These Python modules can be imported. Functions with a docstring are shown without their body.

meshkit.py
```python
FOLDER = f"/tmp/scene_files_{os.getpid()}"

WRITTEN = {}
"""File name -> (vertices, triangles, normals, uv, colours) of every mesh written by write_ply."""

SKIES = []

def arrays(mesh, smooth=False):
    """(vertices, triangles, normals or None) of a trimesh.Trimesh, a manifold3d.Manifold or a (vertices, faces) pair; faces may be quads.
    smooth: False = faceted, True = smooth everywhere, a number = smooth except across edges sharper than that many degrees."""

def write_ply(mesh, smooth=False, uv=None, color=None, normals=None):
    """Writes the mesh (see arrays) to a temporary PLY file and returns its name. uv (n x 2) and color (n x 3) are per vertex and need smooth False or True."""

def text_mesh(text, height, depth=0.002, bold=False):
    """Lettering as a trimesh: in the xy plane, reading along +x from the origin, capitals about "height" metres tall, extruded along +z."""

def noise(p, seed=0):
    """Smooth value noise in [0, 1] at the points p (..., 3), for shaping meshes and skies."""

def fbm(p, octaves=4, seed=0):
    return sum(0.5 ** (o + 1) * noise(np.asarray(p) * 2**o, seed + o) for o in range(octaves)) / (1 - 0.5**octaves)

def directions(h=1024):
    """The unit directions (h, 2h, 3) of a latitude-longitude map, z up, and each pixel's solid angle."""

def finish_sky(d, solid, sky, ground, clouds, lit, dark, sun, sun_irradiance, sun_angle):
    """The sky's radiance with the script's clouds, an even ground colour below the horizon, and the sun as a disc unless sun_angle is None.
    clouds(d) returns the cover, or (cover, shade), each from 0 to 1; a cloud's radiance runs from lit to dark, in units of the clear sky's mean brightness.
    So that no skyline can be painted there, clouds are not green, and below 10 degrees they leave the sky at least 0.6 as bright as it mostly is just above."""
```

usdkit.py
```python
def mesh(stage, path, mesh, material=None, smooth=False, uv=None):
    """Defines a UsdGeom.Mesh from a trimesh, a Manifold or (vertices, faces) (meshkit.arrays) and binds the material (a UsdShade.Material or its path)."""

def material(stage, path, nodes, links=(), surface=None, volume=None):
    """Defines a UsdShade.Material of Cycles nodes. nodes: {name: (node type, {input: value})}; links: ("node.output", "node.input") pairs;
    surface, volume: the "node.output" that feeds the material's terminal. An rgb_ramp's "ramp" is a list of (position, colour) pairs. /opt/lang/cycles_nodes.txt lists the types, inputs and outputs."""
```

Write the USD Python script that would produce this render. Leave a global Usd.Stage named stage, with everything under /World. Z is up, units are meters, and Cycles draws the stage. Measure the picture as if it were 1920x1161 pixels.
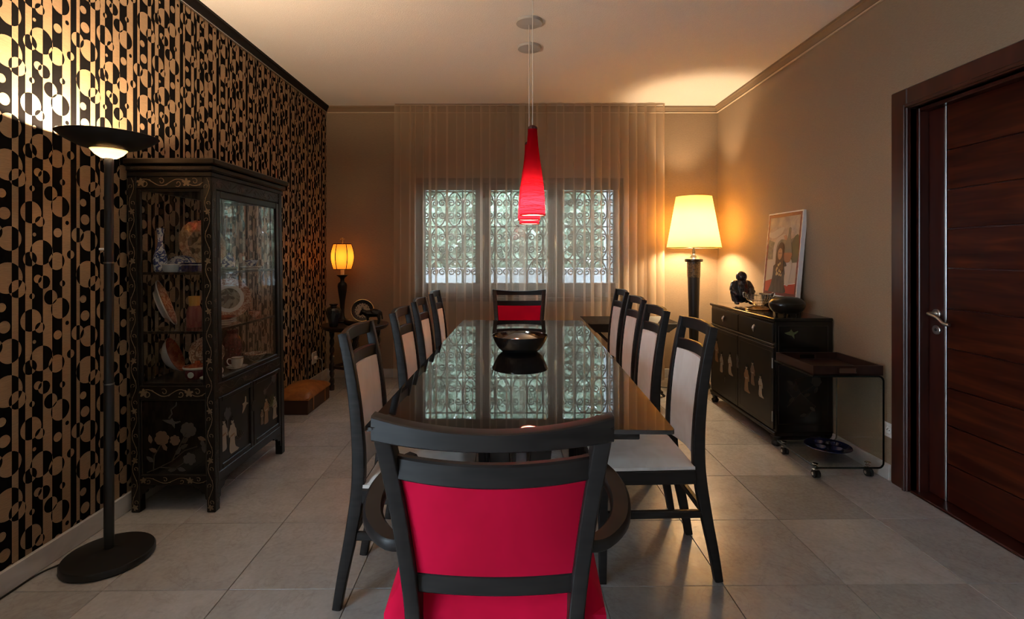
import math, random
import numpy as np, trimesh, usdkit
from pxr import Usd, UsdGeom, UsdLux, UsdShade, Gf, Sdf
import shapely.geometry as sg, shapely.affinity as sa
from shapely.ops import unary_union

# ------------------------------------------------------------------ camera, sky, exposure
stage = Usd.Stage.CreateInMemory()
UsdGeom.SetStageUpAxis(stage, UsdGeom.Tokens.z); UsdGeom.SetStageMetersPerUnit(stage, 1.0)
UsdGeom.Xform.Define(stage, '/World'); UsdGeom.Scope.Define(stage, '/World/Looks')
F, CX, CY, H = 955.0, 957.0, 476.0, 1.30             # focal length and horizon in pixels of 1920x1161, eye height in metres
cam = UsdGeom.Camera.Define(stage, '/World/camera')
cam.CreateHorizontalApertureAttr(36.0); cam.CreateFocalLengthAttr(F / 1920 * 36)
cam.CreateHorizontalApertureOffsetAttr((960 - CX) / 1920 * 36); cam.CreateVerticalApertureOffsetAttr((CY - 580.5) / 1920 * 36)
cam.AddTranslateOp().Set((0, 0, H)); cam.AddRotateXOp().Set(90)
cam.CreateExposureAttr(1.12)
SKY, SUN, BULB_TALL, BULB_TORCH, BULB_TABLE, BULB_PENDANT = 2.0, 16.0, 310.0, 2700.0, 60.0, 55.0
sky = UsdLux.DomeLight.Define(stage, '/World/sky'); sky.CreateIntensityAttr(SKY); sky.CreateColorAttr((0.70, 0.85, 1.0))
sun = UsdLux.DistantLight.Define(stage, '/World/sun'); sun.CreateIntensityAttr(SUN); sun.CreateAngleAttr(.53); sun.CreateColorAttr((1, .95, .86))
sun.AddTransformOp().Set(Gf.Matrix4d().SetRotate(Gf.Rotation(Gf.Vec3d(0, 0, 1), Gf.Vec3d(.35, -.50, .79)))); sun.GetPrim()

XL, XR, YB, YF, C = -1.94, 2.18, 5.36, -2.0, 2.845   # left, right, back, front walls, ceiling height

# ------------------------------------------------------------------ scene helpers
taken = set()
def numbered(path):
    p, k = path, 0
    while p in taken:
        k += 1; p = '%s_%03d' % (path, k)
    taken.add(p); return p
loc_of = {}
def data(prim, **kw):
    for k, v in kw.items():
        if v: prim.SetCustomDataByKey(k, v)
def thing(name, label, category, loc=(0, 0, 0), rz=0.0, group=None):
    p = numbered('/World/' + name)
    x = UsdGeom.Xform.Define(stage, p); x.AddTranslateOp().Set(tuple(map(float, loc)))
    if rz: x.AddRotateZOp().Set(float(rz))
    data(x.GetPrim(), label=label, category=category, group=group)
    loc_of[p] = np.array(loc, float)
    return p
def part(parent, name, mesh, mat, smooth=False, label=None, kind=None, world=False):
    p = numbered(parent + '/' + name)
    v, f = arr(mesh)
    if world: v = v - loc_of['/'.join(parent.split('/')[:3])]
    m = usdkit.mesh(stage, p, (v, f), M[mat] if isinstance(mat, str) else mat, smooth=smooth)
    data(m.GetPrim(), label=label, kind=kind)
    return p
def solo(name, mesh, mat, label, category, smooth=False, group=None, kind=None):
    p = numbered('/World/' + name)
    m = usdkit.mesh(stage, p, arr(mesh), M[mat], smooth=smooth)
    data(m.GetPrim(), label=label, category=category, group=group, kind=kind)
    loc_of[p] = np.zeros(3); return p
def struct(name, mesh, mat, smooth=False):
    p = numbered('/World/' + name)
    m = usdkit.mesh(stage, p, arr(mesh), M[mat], smooth=smooth); data(m.GetPrim(), kind='structure')
    loc_of[p] = np.zeros(3); return p
def copy_of(src, label, category, loc, rz=0.0, group=None):
    p = thing(src.split('/')[-1], label, category, loc, rz, group)
    q = stage.GetPrimAtPath(p)
    q.GetReferences().AddInternalReference(src); q.SetInstanceable(True)
    return p

# ------------------------------------------------------------------ mesh helpers: a mesh is (vertices, triangles)
def arr(m):
    if isinstance(m, (tuple, list)) and len(m) == 2 and not hasattr(m[0], 'vertices') and np.ndim(m[0]) == 2:
        v, f = np.asarray(m[0], float), np.asarray(m[1], int)
        if f.shape[1] == 4: f = np.vstack([f[:, [0, 1, 2]], f[:, [0, 2, 3]]])
        return v, f
    if isinstance(m, list): return join(*m)
    return np.array(m.vertices, float), np.array(m.faces, int)
def join(*ms):
    vs, fs, n = [], [], 0
    for m in ms:
        v, f = arr(m); vs.append(v); fs.append(f + n); n += len(v)
    return np.vstack(vs), np.vstack(fs)
def mv(m, d=(0, 0, 0), s=1.0):
    v, f = arr(m); return v * np.asarray(s) + np.asarray(d, float), f
def rot(m, axis, deg, about=(0, 0, 0)):
    v, f = arr(m); R = trimesh.transformations.rotation_matrix(math.radians(deg), axis, about)
    return v @ R[:3, :3].T + R[:3, 3], f
def frame(m, o, ex, ey, ez):
    v, f = arr(m); A = np.array([ex, ey, ez], float)
    if np.linalg.det(A) < 0: f = f[:, ::-1]
    return np.asarray(o, float) + v @ A, f
_topo = {}
def box(x0, x1, y0, y1, z0, z1, c=0.003):
    x0, x1 = min(x0, x1), max(x0, x1); y0, y1 = min(y0, y1), max(y0, y1); z0, z1 = min(z0, z1), max(z0, z1)
    c = min(c, 0.45 * min(x1 - x0, y1 - y0, z1 - z0))
    lo, hi = np.array([x0, y0, z0]), np.array([x1, y1, z1])
    if c <= 1e-6:
        t = trimesh.creation.box(extents=hi - lo); t.apply_translation((lo + hi) / 2); return arr(t)
    pts = []
    for sx in (0, 1):
        for sy in (0, 1):
            for sz in (0, 1):
                s = np.array([sx, sy, sz]); p = np.where(s, hi, lo); q = np.where(s, -c, c)
                for k in range(3):
                    d = q.copy(); d[k] = 0; pts.append(p + d)
    pts = np.array(pts)
    if 'b' not in _topo:
        u = []
        for sx in (0, 1):
            for sy in (0, 1):
                for sz in (0, 1):
                    s = np.array([sx, sy, sz]); p = np.where(s, 1., 0.); q = np.where(s, -.2, .2)
                    for k in range(3):
                        d = q.copy(); d[k] = 0; u.append(p + d)
        h = trimesh.Trimesh(np.array(u)).convex_hull if False else trimesh.convex.convex_hull(np.array(u))
        idx = [int(np.argmin(((np.array(u) - w) ** 2).sum(1))) for w in h.vertices]
        _topo['b'] = np.array(idx)[h.faces]
    return pts, _topo['b']
def cyl(r, z0, z1, n=24, o=(0, 0), c=0.002):
    c = min(c, r * .4, (z1 - z0) * .4)
    return mv(lathe([(0, z0), (r - c, z0), (r, z0 + c), (r, z1 - c), (r - c, z1), (0, z1)], n), (o[0], o[1], 0))
def lathe(prof, n=28):
    prof = np.array(prof, float); a = np.arange(n) * 2 * np.pi / n; m = len(prof)
    v = np.stack([prof[:, None, 0] * np.cos(a), prof[:, None, 0] * np.sin(a), np.repeat(prof[:, 1:2], n, 1)], -1).reshape(-1, 3)
    i, j = np.meshgrid(np.arange(m - 1), np.arange(n), indexing='ij'); k = (j + 1) % n
    q = np.stack([i * n + j, i * n + k, (i + 1) * n + k, (i + 1) * n + j], -1).reshape(-1, 4)
    t = np.vstack([q[:, [0, 1, 2]], q[:, [0, 2, 3]]])
    ar = np.linalg.norm(np.cross(v[t[:, 1]] - v[t[:, 0]], v[t[:, 2]] - v[t[:, 0]]), axis=1)
    return v, t[ar > 1e-12]
def curve(pts, n=24):
    """smooth Catmull-Rom curve through the points"""
    P = np.array(pts, float); P = np.vstack([2 * P[0] - P[1], P, 2 * P[-1] - P[-2]]); out = []
    seg = len(P) - 3
    for t in np.linspace(0, seg - 1e-9, n):
        i = int(t); u = t - i; a, b, c, d = P[i:i + 4]
        out.append(.5 * (2 * b + (c - a) * u + (2 * a - 5 * b + 4 * c - d) * u * u + (3 * b - a - 3 * c + d) * u ** 3))
    return np.array(out)
def sweep(path, prof, up=(0, 0, 1), scale=None, closed=False):
    """prof (m,2) in (side, up) axes, carried along the path"""
    P = np.array(path, float); prof = np.array(prof, float); n, m = len(P), len(prof)
    T = np.gradient(P, axis=0) if not closed else np.roll(P, -1, 0) - np.roll(P, 1, 0)
    T /= np.linalg.norm(T, axis=1, keepdims=True); U = np.broadcast_to(np.array(up, float), T.shape)
    S = np.cross(T, U); S /= np.maximum(np.linalg.norm(S, axis=1, keepdims=True), 1e-9); U = np.cross(S, T)
    sc = np.ones((n, 2)) if scale is None else np.array(scale, float).reshape(n, -1) * np.ones((n, 2))
    v = P[:, None] + S[:, None] * (prof[None, :, :1] * sc[:, None, :1]) + U[:, None] * (prof[None, :, 1:] * sc[:, None, 1:])
    v = v.reshape(-1, 3); fs = []
    for i in range(n if closed else n - 1):
        a, b = i * m, ((i + 1) % n) * m
        for j in range(m):
            k = (j + 1) % m; fs += [(a + j, b + j, b + k), (a + j, b + k, a + k)]
    if not closed:
        for j in range(1, m - 1): fs += [(0, j, j + 1), ((n - 1) * m, (n - 1) * m + j + 1, (n - 1) * m + j)]
    return v, np.array(fs)
def rect(w, h, c=0.004):
    a, b = w / 2, h / 2; c = min(c, a * .6, b * .6)
    return [(-a + c, -b), (a - c, -b), (a, -b + c), (a, b - c), (a - c, b), (-a + c, b), (-a, b - c), (-a, -b + c)]
def bar(path, w, h, up=(0, 0, 1), c=0.004, scale=None): return sweep(path, rect(w, h, c), up, scale)
def tube(path, r, n=8, closed=False):
    P = np.array(path, float); m = len(P)
    T = np.gradient(P, axis=0) if not closed else np.roll(P, -1, 0) - np.roll(P, 1, 0)
    T /= np.maximum(np.linalg.norm(T, axis=1, keepdims=True), 1e-9)
    u = np.cross(T[0], [0, 0, 1.]);
    if np.linalg.norm(u) < 1e-3: u = np.cross(T[0], [1., 0, 0])
    u /= np.linalg.norm(u); rr = np.broadcast_to(np.asarray(r, float), (m,)); a = np.arange(n) * 2 * np.pi / n; vs = []
    for i in range(m):
        u = u - T[i] * (u @ T[i]); u /= np.linalg.norm(u); w = np.cross(T[i], u)
        vs.append(P[i] + rr[i] * (np.cos(a)[:, None] * u + np.sin(a)[:, None] * w))
    v = np.vstack(vs); fs = []
    for i in range(m if closed else m - 1):
        A, B = i * n, ((i + 1) % m) * n
        for j in range(n):
            k = (j + 1) % n; fs += [(A + j, B + k, B + j), (A + j, A + k, B + k)]
    if not closed:
        for j in range(1, n - 1): fs += [(0, j + 1, j), ((m - 1) * n, (m - 1) * n + j, (m - 1) * n + j + 1)]
    return v, np.array(fs)[:, ::-1]
def slab(top, bot):
    """closed body between two grids (n, m, 3)"""
    n, m = top.shape[:2]; v = np.vstack([top.reshape(-1, 3), bot.reshape(-1, 3)]); N = n * m; fs = []
    for i in range(n - 1):
        for j in range(m - 1):
            a, b, c, d = i * m + j, i * m + j + 1, (i + 1) * m + j + 1, (i + 1) * m + j
            fs += [(a, b, c), (a, c, d), (N + a, N + c, N + b), (N + a, N + d, N + c)]
    ring = [j for j in range(m)] + [i * m + m - 1 for i in range(1, n)] + [(n - 1) * m + j for j in range(m - 2, -1, -1)] + [i * m for i in range(n - 2, 0, -1)]
    for k in range(len(ring)):
        a, b = ring[k], ring[(k + 1) % len(ring)]; fs += [(a, N + a, N + b), (a, N + b, b)]
    return v, np.array(fs)
def cushion(x0, x1, y0, y1, z0, z1, dome=0.015, r=0.03, n=13, y_taper=0.0):
    """upholstered block: rounded plan, domed top; y_taper narrows it toward y0"""
    s = np.linspace(-1, 1, n); a, b = np.meshgrid(s, s, indexing='ij')
    X = (x0 + x1) / 2 + (x1 - x0) / 2 * a * (1 - y_taper * (1 - b) / 2); Y = (y0 + y1) / 2 + (y1 - y0) / 2 * b
    e = np.clip((1 - np.maximum(abs(a), abs(b))) * min(x1 - x0, y1 - y0) / 2 / r, 0, 1); e = np.sqrt(1 - (1 - e) ** 2)
    Z = z1 - min(r, (z1 - z0) * .6) * (1 - e) + dome * (1 - a ** 2) * (1 - b ** 2)
    top = np.stack([X, Y, Z], -1); bot = np.stack([X, Y, np.full_like(X, z0)], -1)
    return slab(top, bot)
def polys(g):
    if g.is_empty: return []
    return [p for p in getattr(g, 'geoms', [g]) if p.geom_type == 'Polygon' and p.area > 1e-9]
def flat(g):
    vs, fs, n = [], [], 0
    for p in polys(g):
        v, f = trimesh.creation.triangulate_polygon(p, engine='earcut'); v = np.asarray(v); f = np.asarray(f)
        if not len(f): continue
        c = (v[f[:, 1], 0] - v[f[:, 0], 0]) * (v[f[:, 2], 1] - v[f[:, 0], 1]) - (v[f[:, 1], 1] - v[f[:, 0], 1]) * (v[f[:, 2], 0] - v[f[:, 0], 0])
        f = np.where((c < 0)[:, None], f[:, ::-1], f); vs.append(np.c_[v, np.zeros(len(v))]); fs.append(f + n); n += len(v)
    return np.vstack(vs), np.vstack(fs)
def extr(g, d):
    return join(*[arr(trimesh.creation.extrude_polygon(p, d, engine='earcut')) for p in polys(g)])
def P(px, py, Y): return np.array([(px - CX) * Y / F, Y, H - (py - CY) * Y / F])       # a measured point at depth Y
def sph(r, c=(0, 0, 0), sub=3, s=(1, 1, 1)):
    t = trimesh.creation.icosphere(subdivisions=sub, radius=r); return mv(arr(t), c, s)

# ------------------------------------------------------------------ materials
M = {}
def mat(name, nodes, links, surface='p.BSDF'):
    M[name] = usdkit.material(stage, '/World/Looks/' + name, nodes, links, surface=surface); return M[name]
def pm(name, color, rough=0.5, **kw): return mat(name, {'p': ('principled_bsdf', dict(base_color=color, roughness=rough, **kw))}, [])
def nm(name, stops, rough=0.5, scale=(8, 8, 8), detail=4, distortion=0.0, bump=0.0, local=False, rnd=False, **kw):
    """principled with a noise-driven colour ramp and optional bump; scale stretches the grain"""
    nodes = {'p': ('principled_bsdf', dict(roughness=rough, **kw)), 'map': ('mapping', {'scale': scale}),
             'n': ('noise_texture', {'scale': 1.0, 'detail': detail, 'distortion': distortion}), 'r': ('rgb_ramp', {'ramp': stops})}
    links = [('map.vector', 'n.vector'), ('n.fac', 'r.fac'), ('r.color', 'p.base_color')]
    if local: nodes['g'] = ('texture_coordinate', {}); src = 'g.object'
    else: nodes['g'] = ('geometry', {}); src = 'g.position'
    if rnd:
        nodes['oi'] = ('object_info', {}); nodes['mul'] = ('math', {'math_type': 'multiply', 'value2': 37.0}); nodes['add'] = ('vector_math', {'math_type': 'add'})
        links += [('oi.random', 'mul.value1'), ('mul.value', 'add.vector2'), (src, 'add.vector1'), ('add.vector', 'map.vector')]
    else: links += [(src, 'map.vector')]
    if bump:
        nodes['b'] = ('bump', {'strength': bump, 'distance': 0.004}); links += [('n.fac', 'b.height'), ('b.normal', 'p.normal')]
    return mat(name, nodes, links)
nm('grasscloth', [(.25, (.25, .18, .115)), (.75, (.33, .24, .155))], .8, (60, 60, 700), 3, bump=.12)
nm('paper_gold', [(.3, (.25, .16, .088)), (.7, (.33, .215, .12))], .5, (40, 40, 500), 3, bump=.1)
pm('flock', (.0035, .003, .003), .95, specular_ior_level=.05)
nm('ceiling_paint', [(.3, (.76, .72, .68)), (.7, (.82, .78, .74))], .85, (160, 160, 160), 3, bump=.5)
pm('trim_paint', (.22, .15, .09), .6); pm('bead', (.62, .5, .36), .4); pm('trim_dark', (.006, .0045, .004), .6, specular_ior_level=.2)
# marble: cloudy base, thin veins, every tile its own cut
mat('marble', {'p': ('principled_bsdf', {'roughness': .27}), 'g': ('geometry', {}), 'oi': ('object_info', {}), 'mul': ('math', {'math_type': 'multiply', 'value2': 53.0}),
    'add': ('vector_math', {'math_type': 'add'}), 'n1': ('noise_texture', {'scale': 2.2, 'detail': 6, 'distortion': .8}), 'r1': ('rgb_ramp', {'ramp': [(.3, (.34, .334, .328)), (.55, (.42, .412, .404)), (.75, (.465, .457, .45))]}),
    'n2': ('noise_texture', {'scale': 3.4, 'detail': 7, 'distortion': 1.6, 'roughness': .6}), 'r2': ('rgb_ramp', {'ramp': [(.47, (1, 1, 1)), (.495, (.72, .68, .64)), (.515, (1, 1, 1))]}),
    'n3': ('noise_texture', {'scale': 16, 'detail': 4}), 'r3': ('rgb_ramp', {'ramp': [(.35, (.88, .86, .84)), (.55, (1, 1, 1))]}), 'tone': ('map_range', {'to_min': .80, 'to_max': 1.10}),
    'm1': ('mix', {'mix_type': 'multiply', 'fac': .42}), 'm2': ('mix', {'mix_type': 'multiply', 'fac': .6}), 'm3': ('vector_math', {'math_type': 'scale'}),
    'n4': ('noise_texture', {'scale': 60, 'detail': 3}), 'rr': ('map_range', {'to_min': .18, 'to_max': .42})},
    [('oi.random', 'mul.value1'), ('g.position', 'add.vector1'), ('mul.value', 'add.vector2'), ('add.vector', 'n1.vector'), ('add.vector', 'n2.vector'), ('add.vector', 'n3.vector'), ('n1.fac', 'r1.fac'), ('n2.fac', 'r2.fac'), ('n3.fac', 'r3.fac'),
     ('r1.color', 'm1.color1'), ('r2.color', 'm1.color2'), ('m1.color', 'm2.color1'), ('r3.color', 'm2.color2'), ('oi.random', 'tone.value'), ('m2.color', 'm3.vector1'), ('tone.result', 'm3.scale'), ('m3.vector', 'p.base_color'),
     ('add.vector', 'n4.vector'), ('n4.fac', 'rr.value'), ('rr.result', 'p.roughness')])
pm('grout', (.13, .115, .10), .9)
nm('marble_skirt', [(.3, (.42, .41, .40)), (.7, (.60, .59, .58))], .35, (5, 5, 9), 5, 1.0)
nm('wenge', [(.3, (.010, .008, .008)), (.7, (.022, .018, .017))], .42, (9, 9, 60), 4, local=True, rnd=True, specular_ior_level=.30)
nm('wenge_plain', [(.3, (.012, .009, .008)), (.7, (.026, .019, .016))], .3, (20, 20, 20), 3)
nm('suede', [(.3, (.66, .60, .55)), (.7, (.76, .71, .67))], .9, (9, 9, 7), 5, 1.2, bump=.15, local=True, rnd=True, sheen_weight=.25)
nm('red_velvet', [(.3, (.50, .0015, .030)), (.7, (.60, .002, .040))], .9, (7, 7, 4), 4, 1.0, local=True, specular_ior_level=.15)
mat('black_glass', {'p': ('principled_bsdf', {'base_color': (.006, .006, .007), 'roughness': .015, 'ior': 2.0})}, [])
pm('black_lacquer', (.006, .0055, .005), .16, coat_weight=.3); pm('black_satin', (.010, .0095, .010), .45); pm('black_matt', (.008, .008, .008), .6)
nm('lacquer_brown', [(.35, (.0065, .005, .0038)), (.7, (.014, .010, .007))], .36, (14, 14, 14), 5, specular_ior_level=.3)
pm('gold_line', (.18, .125, .07), .5); pm('gold_dim', (.040, .029, .019), .55); pm('ivory', (.30, .245, .18), .45); pm('amber_stone', (.21, .115, .045), .4); pm('brown_stone', (.14, .085, .05), .4)
pm('soap_grey', (.055, .048, .042), .5); pm('soap_green', (.10, .11, .04), .5); pm('brass', (.75, .5, .2), .28, metallic=1.0); pm('steel', (.62, .60, .57), .3, metallic=1.0); pm('chrome', (.75, .74, .72), .08, metallic=1.0)
nm('door_wood', [(.25, (.016, .0028, .0016)), (.5, (.046, .0075, .003)), (.75, (.092, .018, .005))], .42, (3, 2.2, 22), 6, .6, rnd=True, specular_ior_level=.14)
nm('frame_wood', [(.3, (.028, .0048, .003)), (.7, (.058, .0105, .006))], .32, (14, 14, 3), 5, .4)
nm('window_wood', [(.3, (.020, .012, .009)), (.7, (.040, .024, .017))], .4, (18, 18, 3), 4)
nm('leather', [(.3, (.21, .075, .016)), (.7, (.36, .145, .034))], .42, (16, 16, 16), 5, .5, bump=.3); pm('leather_dark', (.055, .02, .009), .5)
nm('tray_wood', [(.3, (.022, .009, .007)), (.7, (.045, .019, .013))], .4, (30, 4, 30), 4)
pm('white_plastic', (.75, .74, .72), .35); pm('cream_plastic', (.7, .62, .45), .4); pm('ring_metal', (.22, .21, .20), .4, metallic=1.0); pm('dark_hole', (.01, .01, .01), .7); pm('rubber', (.012, .012, .012), .55)
pm('porcelain', (.72, .70, .67), .12, coat_weight=.3)
pm('white_canvas', (.70, .69, .68), .7)
pm('iron', (.006, .006, .007), .55)
pm('garden_white', (.40, .42, .44), .8); nm('soil', [(.3, (.05, .045, .03)), (.7, (.12, .11, .07))], .95, (4, 4, 4), 4)
mat('leaf', {'n': ('noise_texture', {'scale': 1.7, 'detail': 4}), 'g': ('geometry', {}), 'r': ('rgb_ramp', {'ramp': [(.3, (.14, .20, .13)), (.5, (.29, .37, .27)), (.7, (.50, .58, .46))]}),
    'd': ('principled_bsdf', {'roughness': .35}), 't': ('translucent_bsdf', {}), 'x': ('mix_closure', {'fac': .4})},
    [('g.position', 'n.vector'), ('n.fac', 'r.fac'), ('r.color', 'd.base_color'), ('r.color', 't.color'), ('d.BSDF', 'x.closure1'), ('t.BSDF', 'x.closure2')], 'x.closure')
nm('bark', [(.3, (.05, .035, .022)), (.7, (.11, .08, .055))], .9, (9, 9, 3), 4)
def pane_mat(name, tint, ior=1.5, gloss=(1, 1, 1)):
    f0 = ((ior - 1) / (ior + 1)) ** 2                 # Schlick reflectance, the same from both faces of the pane
    mat(name, {'lw': ('layer_weight', {'blend': .5}), 'pw': ('math', {'math_type': 'power', 'value2': 5.0}), 'f': ('map_range', {'to_min': f0, 'to_max': 1.0}), 't': ('transparent_bsdf', {'color': tint}), 'g': ('glossy_bsdf', {'color': gloss, 'roughness': .0}), 'x': ('mix_closure', {})},
        [('lw.facing', 'pw.value1'), ('pw.value', 'f.value'), ('f.result', 'x.fac'), ('t.BSDF', 'x.closure1'), ('g.BSDF', 'x.closure2')], 'x.closure')
pane_mat('pane', (.97, .985, .98)); pane_mat('cabinet_glass', (.93, .94, .935), 1.6); pane_mat('trolley_glass', (.95, .97, .96)); pm('glass_edge', (.006, .012, .011), .15); pm('glass_edge_pale', (.20, .19, .15), .3)
mat('sheer', {'lw': ('layer_weight', {'blend': .45}), 'mr': ('map_range', {'to_min': .40, 'to_max': .82}), 'd': ('diffuse_bsdf', {'color': (.78, .63, .46)}), 'tl': ('translucent_bsdf', {'color': (.72, .60, .46)}), 'm': ('mix_closure', {'fac': .5}),
    't': ('transparent_bsdf', {'color': (1, 1, 1)}), 'x': ('mix_closure', {})},
    [('lw.facing', 'mr.value'), ('mr.result', 'x.fac'), ('d.BSDF', 'm.closure1'), ('tl.BSDF', 'm.closure2'), ('t.BSDF', 'x.closure1'), ('m.closure', 'x.closure2')], 'x.closure')
def shade_mat(name, refl, trans, fac=.55):
    mat(name, {'d': ('diffuse_bsdf', {'color': refl}), 't': ('translucent_bsdf', {'color': trans}), 'x': ('mix_closure', {'fac': fac})}, [('d.BSDF', 'x.closure1'), ('t.BSDF', 'x.closure2')], 'x.closure')
shade_mat('shade_cream', (.46, .38, .25), (.88, .69, .36)); shade_mat('shade_amber', (.60, .32, .08), (.70, .34, .07)); shade_mat('collar_glass', (.5, .44, .36), (.30, .25, .18), .5)
shade_mat('pendant_red', (.20, .003, .010), (.80, .018, .045), .5); shade_mat('pendant_thread', (.8, .12, .1), (1.0, .30, .22), .7); pm('pendant_cap', (.06, .004, .008), .5)
pm('cord_white', (.6, .57, .52), .5); pm('rose_grey', (.42, .40, .38), .45)
def plate_pattern(name, base, spot, scale, rough=.18, thr=.5):
    mat(name, {'g': ('texture_coordinate', {}), 'n': ('noise_texture', {'scale': scale, 'detail': 3, 'distortion': 1.5}), 'r': ('rgb_ramp', {'ramp': [(thr - .04, base), (thr + .04, spot)]}), 'p': ('principled_bsdf', {'roughness': rough, 'coat_weight': .3})},
        [('g.object', 'n.vector'), ('n.fac', 'r.fac'), ('r.color', 'p.base_color')])
plate_pattern('blue_white', (.58, .62, .68), (.03, .06, .22), 38); plate_pattern('navy', (.012, .014, .07), (.03, .035, .13), 22); plate_pattern('copper_rim', (.36, .14, .08), (.60, .40, .30), 60)
plate_pattern('rust', (.30, .045, .02), (.42, .10, .035), 20); plate_pattern('gold_plate', (.46, .37, .26), (.30, .21, .13), 30); plate_pattern('scallop_plate', (.58, .47, .36), (.30, .16, .10), 55)
plate_pattern('wine', (.10, .012, .02), (.18, .03, .035), 30, .12); plate_pattern('sepia', (.36, .31, .23), (.12, .10, .07), 18); pm('vase_red', (.22, .055, .05), .25); pm('vase_yellow', (.50, .27, .05), .3); pm('trellis', (.45, .52, .60), .25); pm('plum', (.16, .012, .03), .25)
nm('bronze_black', [(.3, (.006, .006, .008)), (.7, (.012, .012, .016))], .13, (12, 12, 12), 3, coat_weight=.6); nm('antique_pod', [(.35, (.006, .005, .004)), (.75, (.024, .017, .010))], .25, (9, 9, 9), 5, .8)
pm('crystal', (.95, .95, .95), .03, transmission_weight=1.0, ior=1.5); pm('gilt', (.75, .52, .22), .2, metallic=1.0); pm('navy_glaze', (.008, .014, .06), .06, coat_weight=.5)
nm('steel_bowl', [(.4, (.30, .27, .24)), (.6, (.36, .33, .30))], .10, (4, 4, 4), 2, metallic=1.0); pm('bowl_black', (.012, .012, .013), .03, ior=1.9)
nm('column_pattern', [(.42, (.04, .028, .016)), (.58, (.11, .078, .04))], .4, (90, 90, 90), 2, bump=.6)
nm('art_sky', [(.3, (.26, .22, .18)), (.7, (.46, .37, .28))], .7, (14, 14, 14), 4, .6); nm('art_ground', [(.3, (.12, .11, .08)), (.7, (.22, .20, .15))], .7, (30, 30, 30), 4)
pm('art_red', (.34, .035, .02), .65); pm('art_maroon', (.12, .012, .014), .55); nm('art_dress', [(.3, (.045, .036, .032)), (.7, (.085, .07, .06))], .7, (30, 30, 12), 4); pm('art_white', (.42, .38, .33), .7); pm('art_skin', (.34, .20, .13), .7); pm('art_hair', (.06, .03, .022), .7); pm('art_jug', (.10, .098, .092), .6); pm('art_clay', (.22, .09, .05), .65); pm('art_gold', (.42, .33, .17), .6); pm('art_green', (.08, .085, .05), .7)

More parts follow.
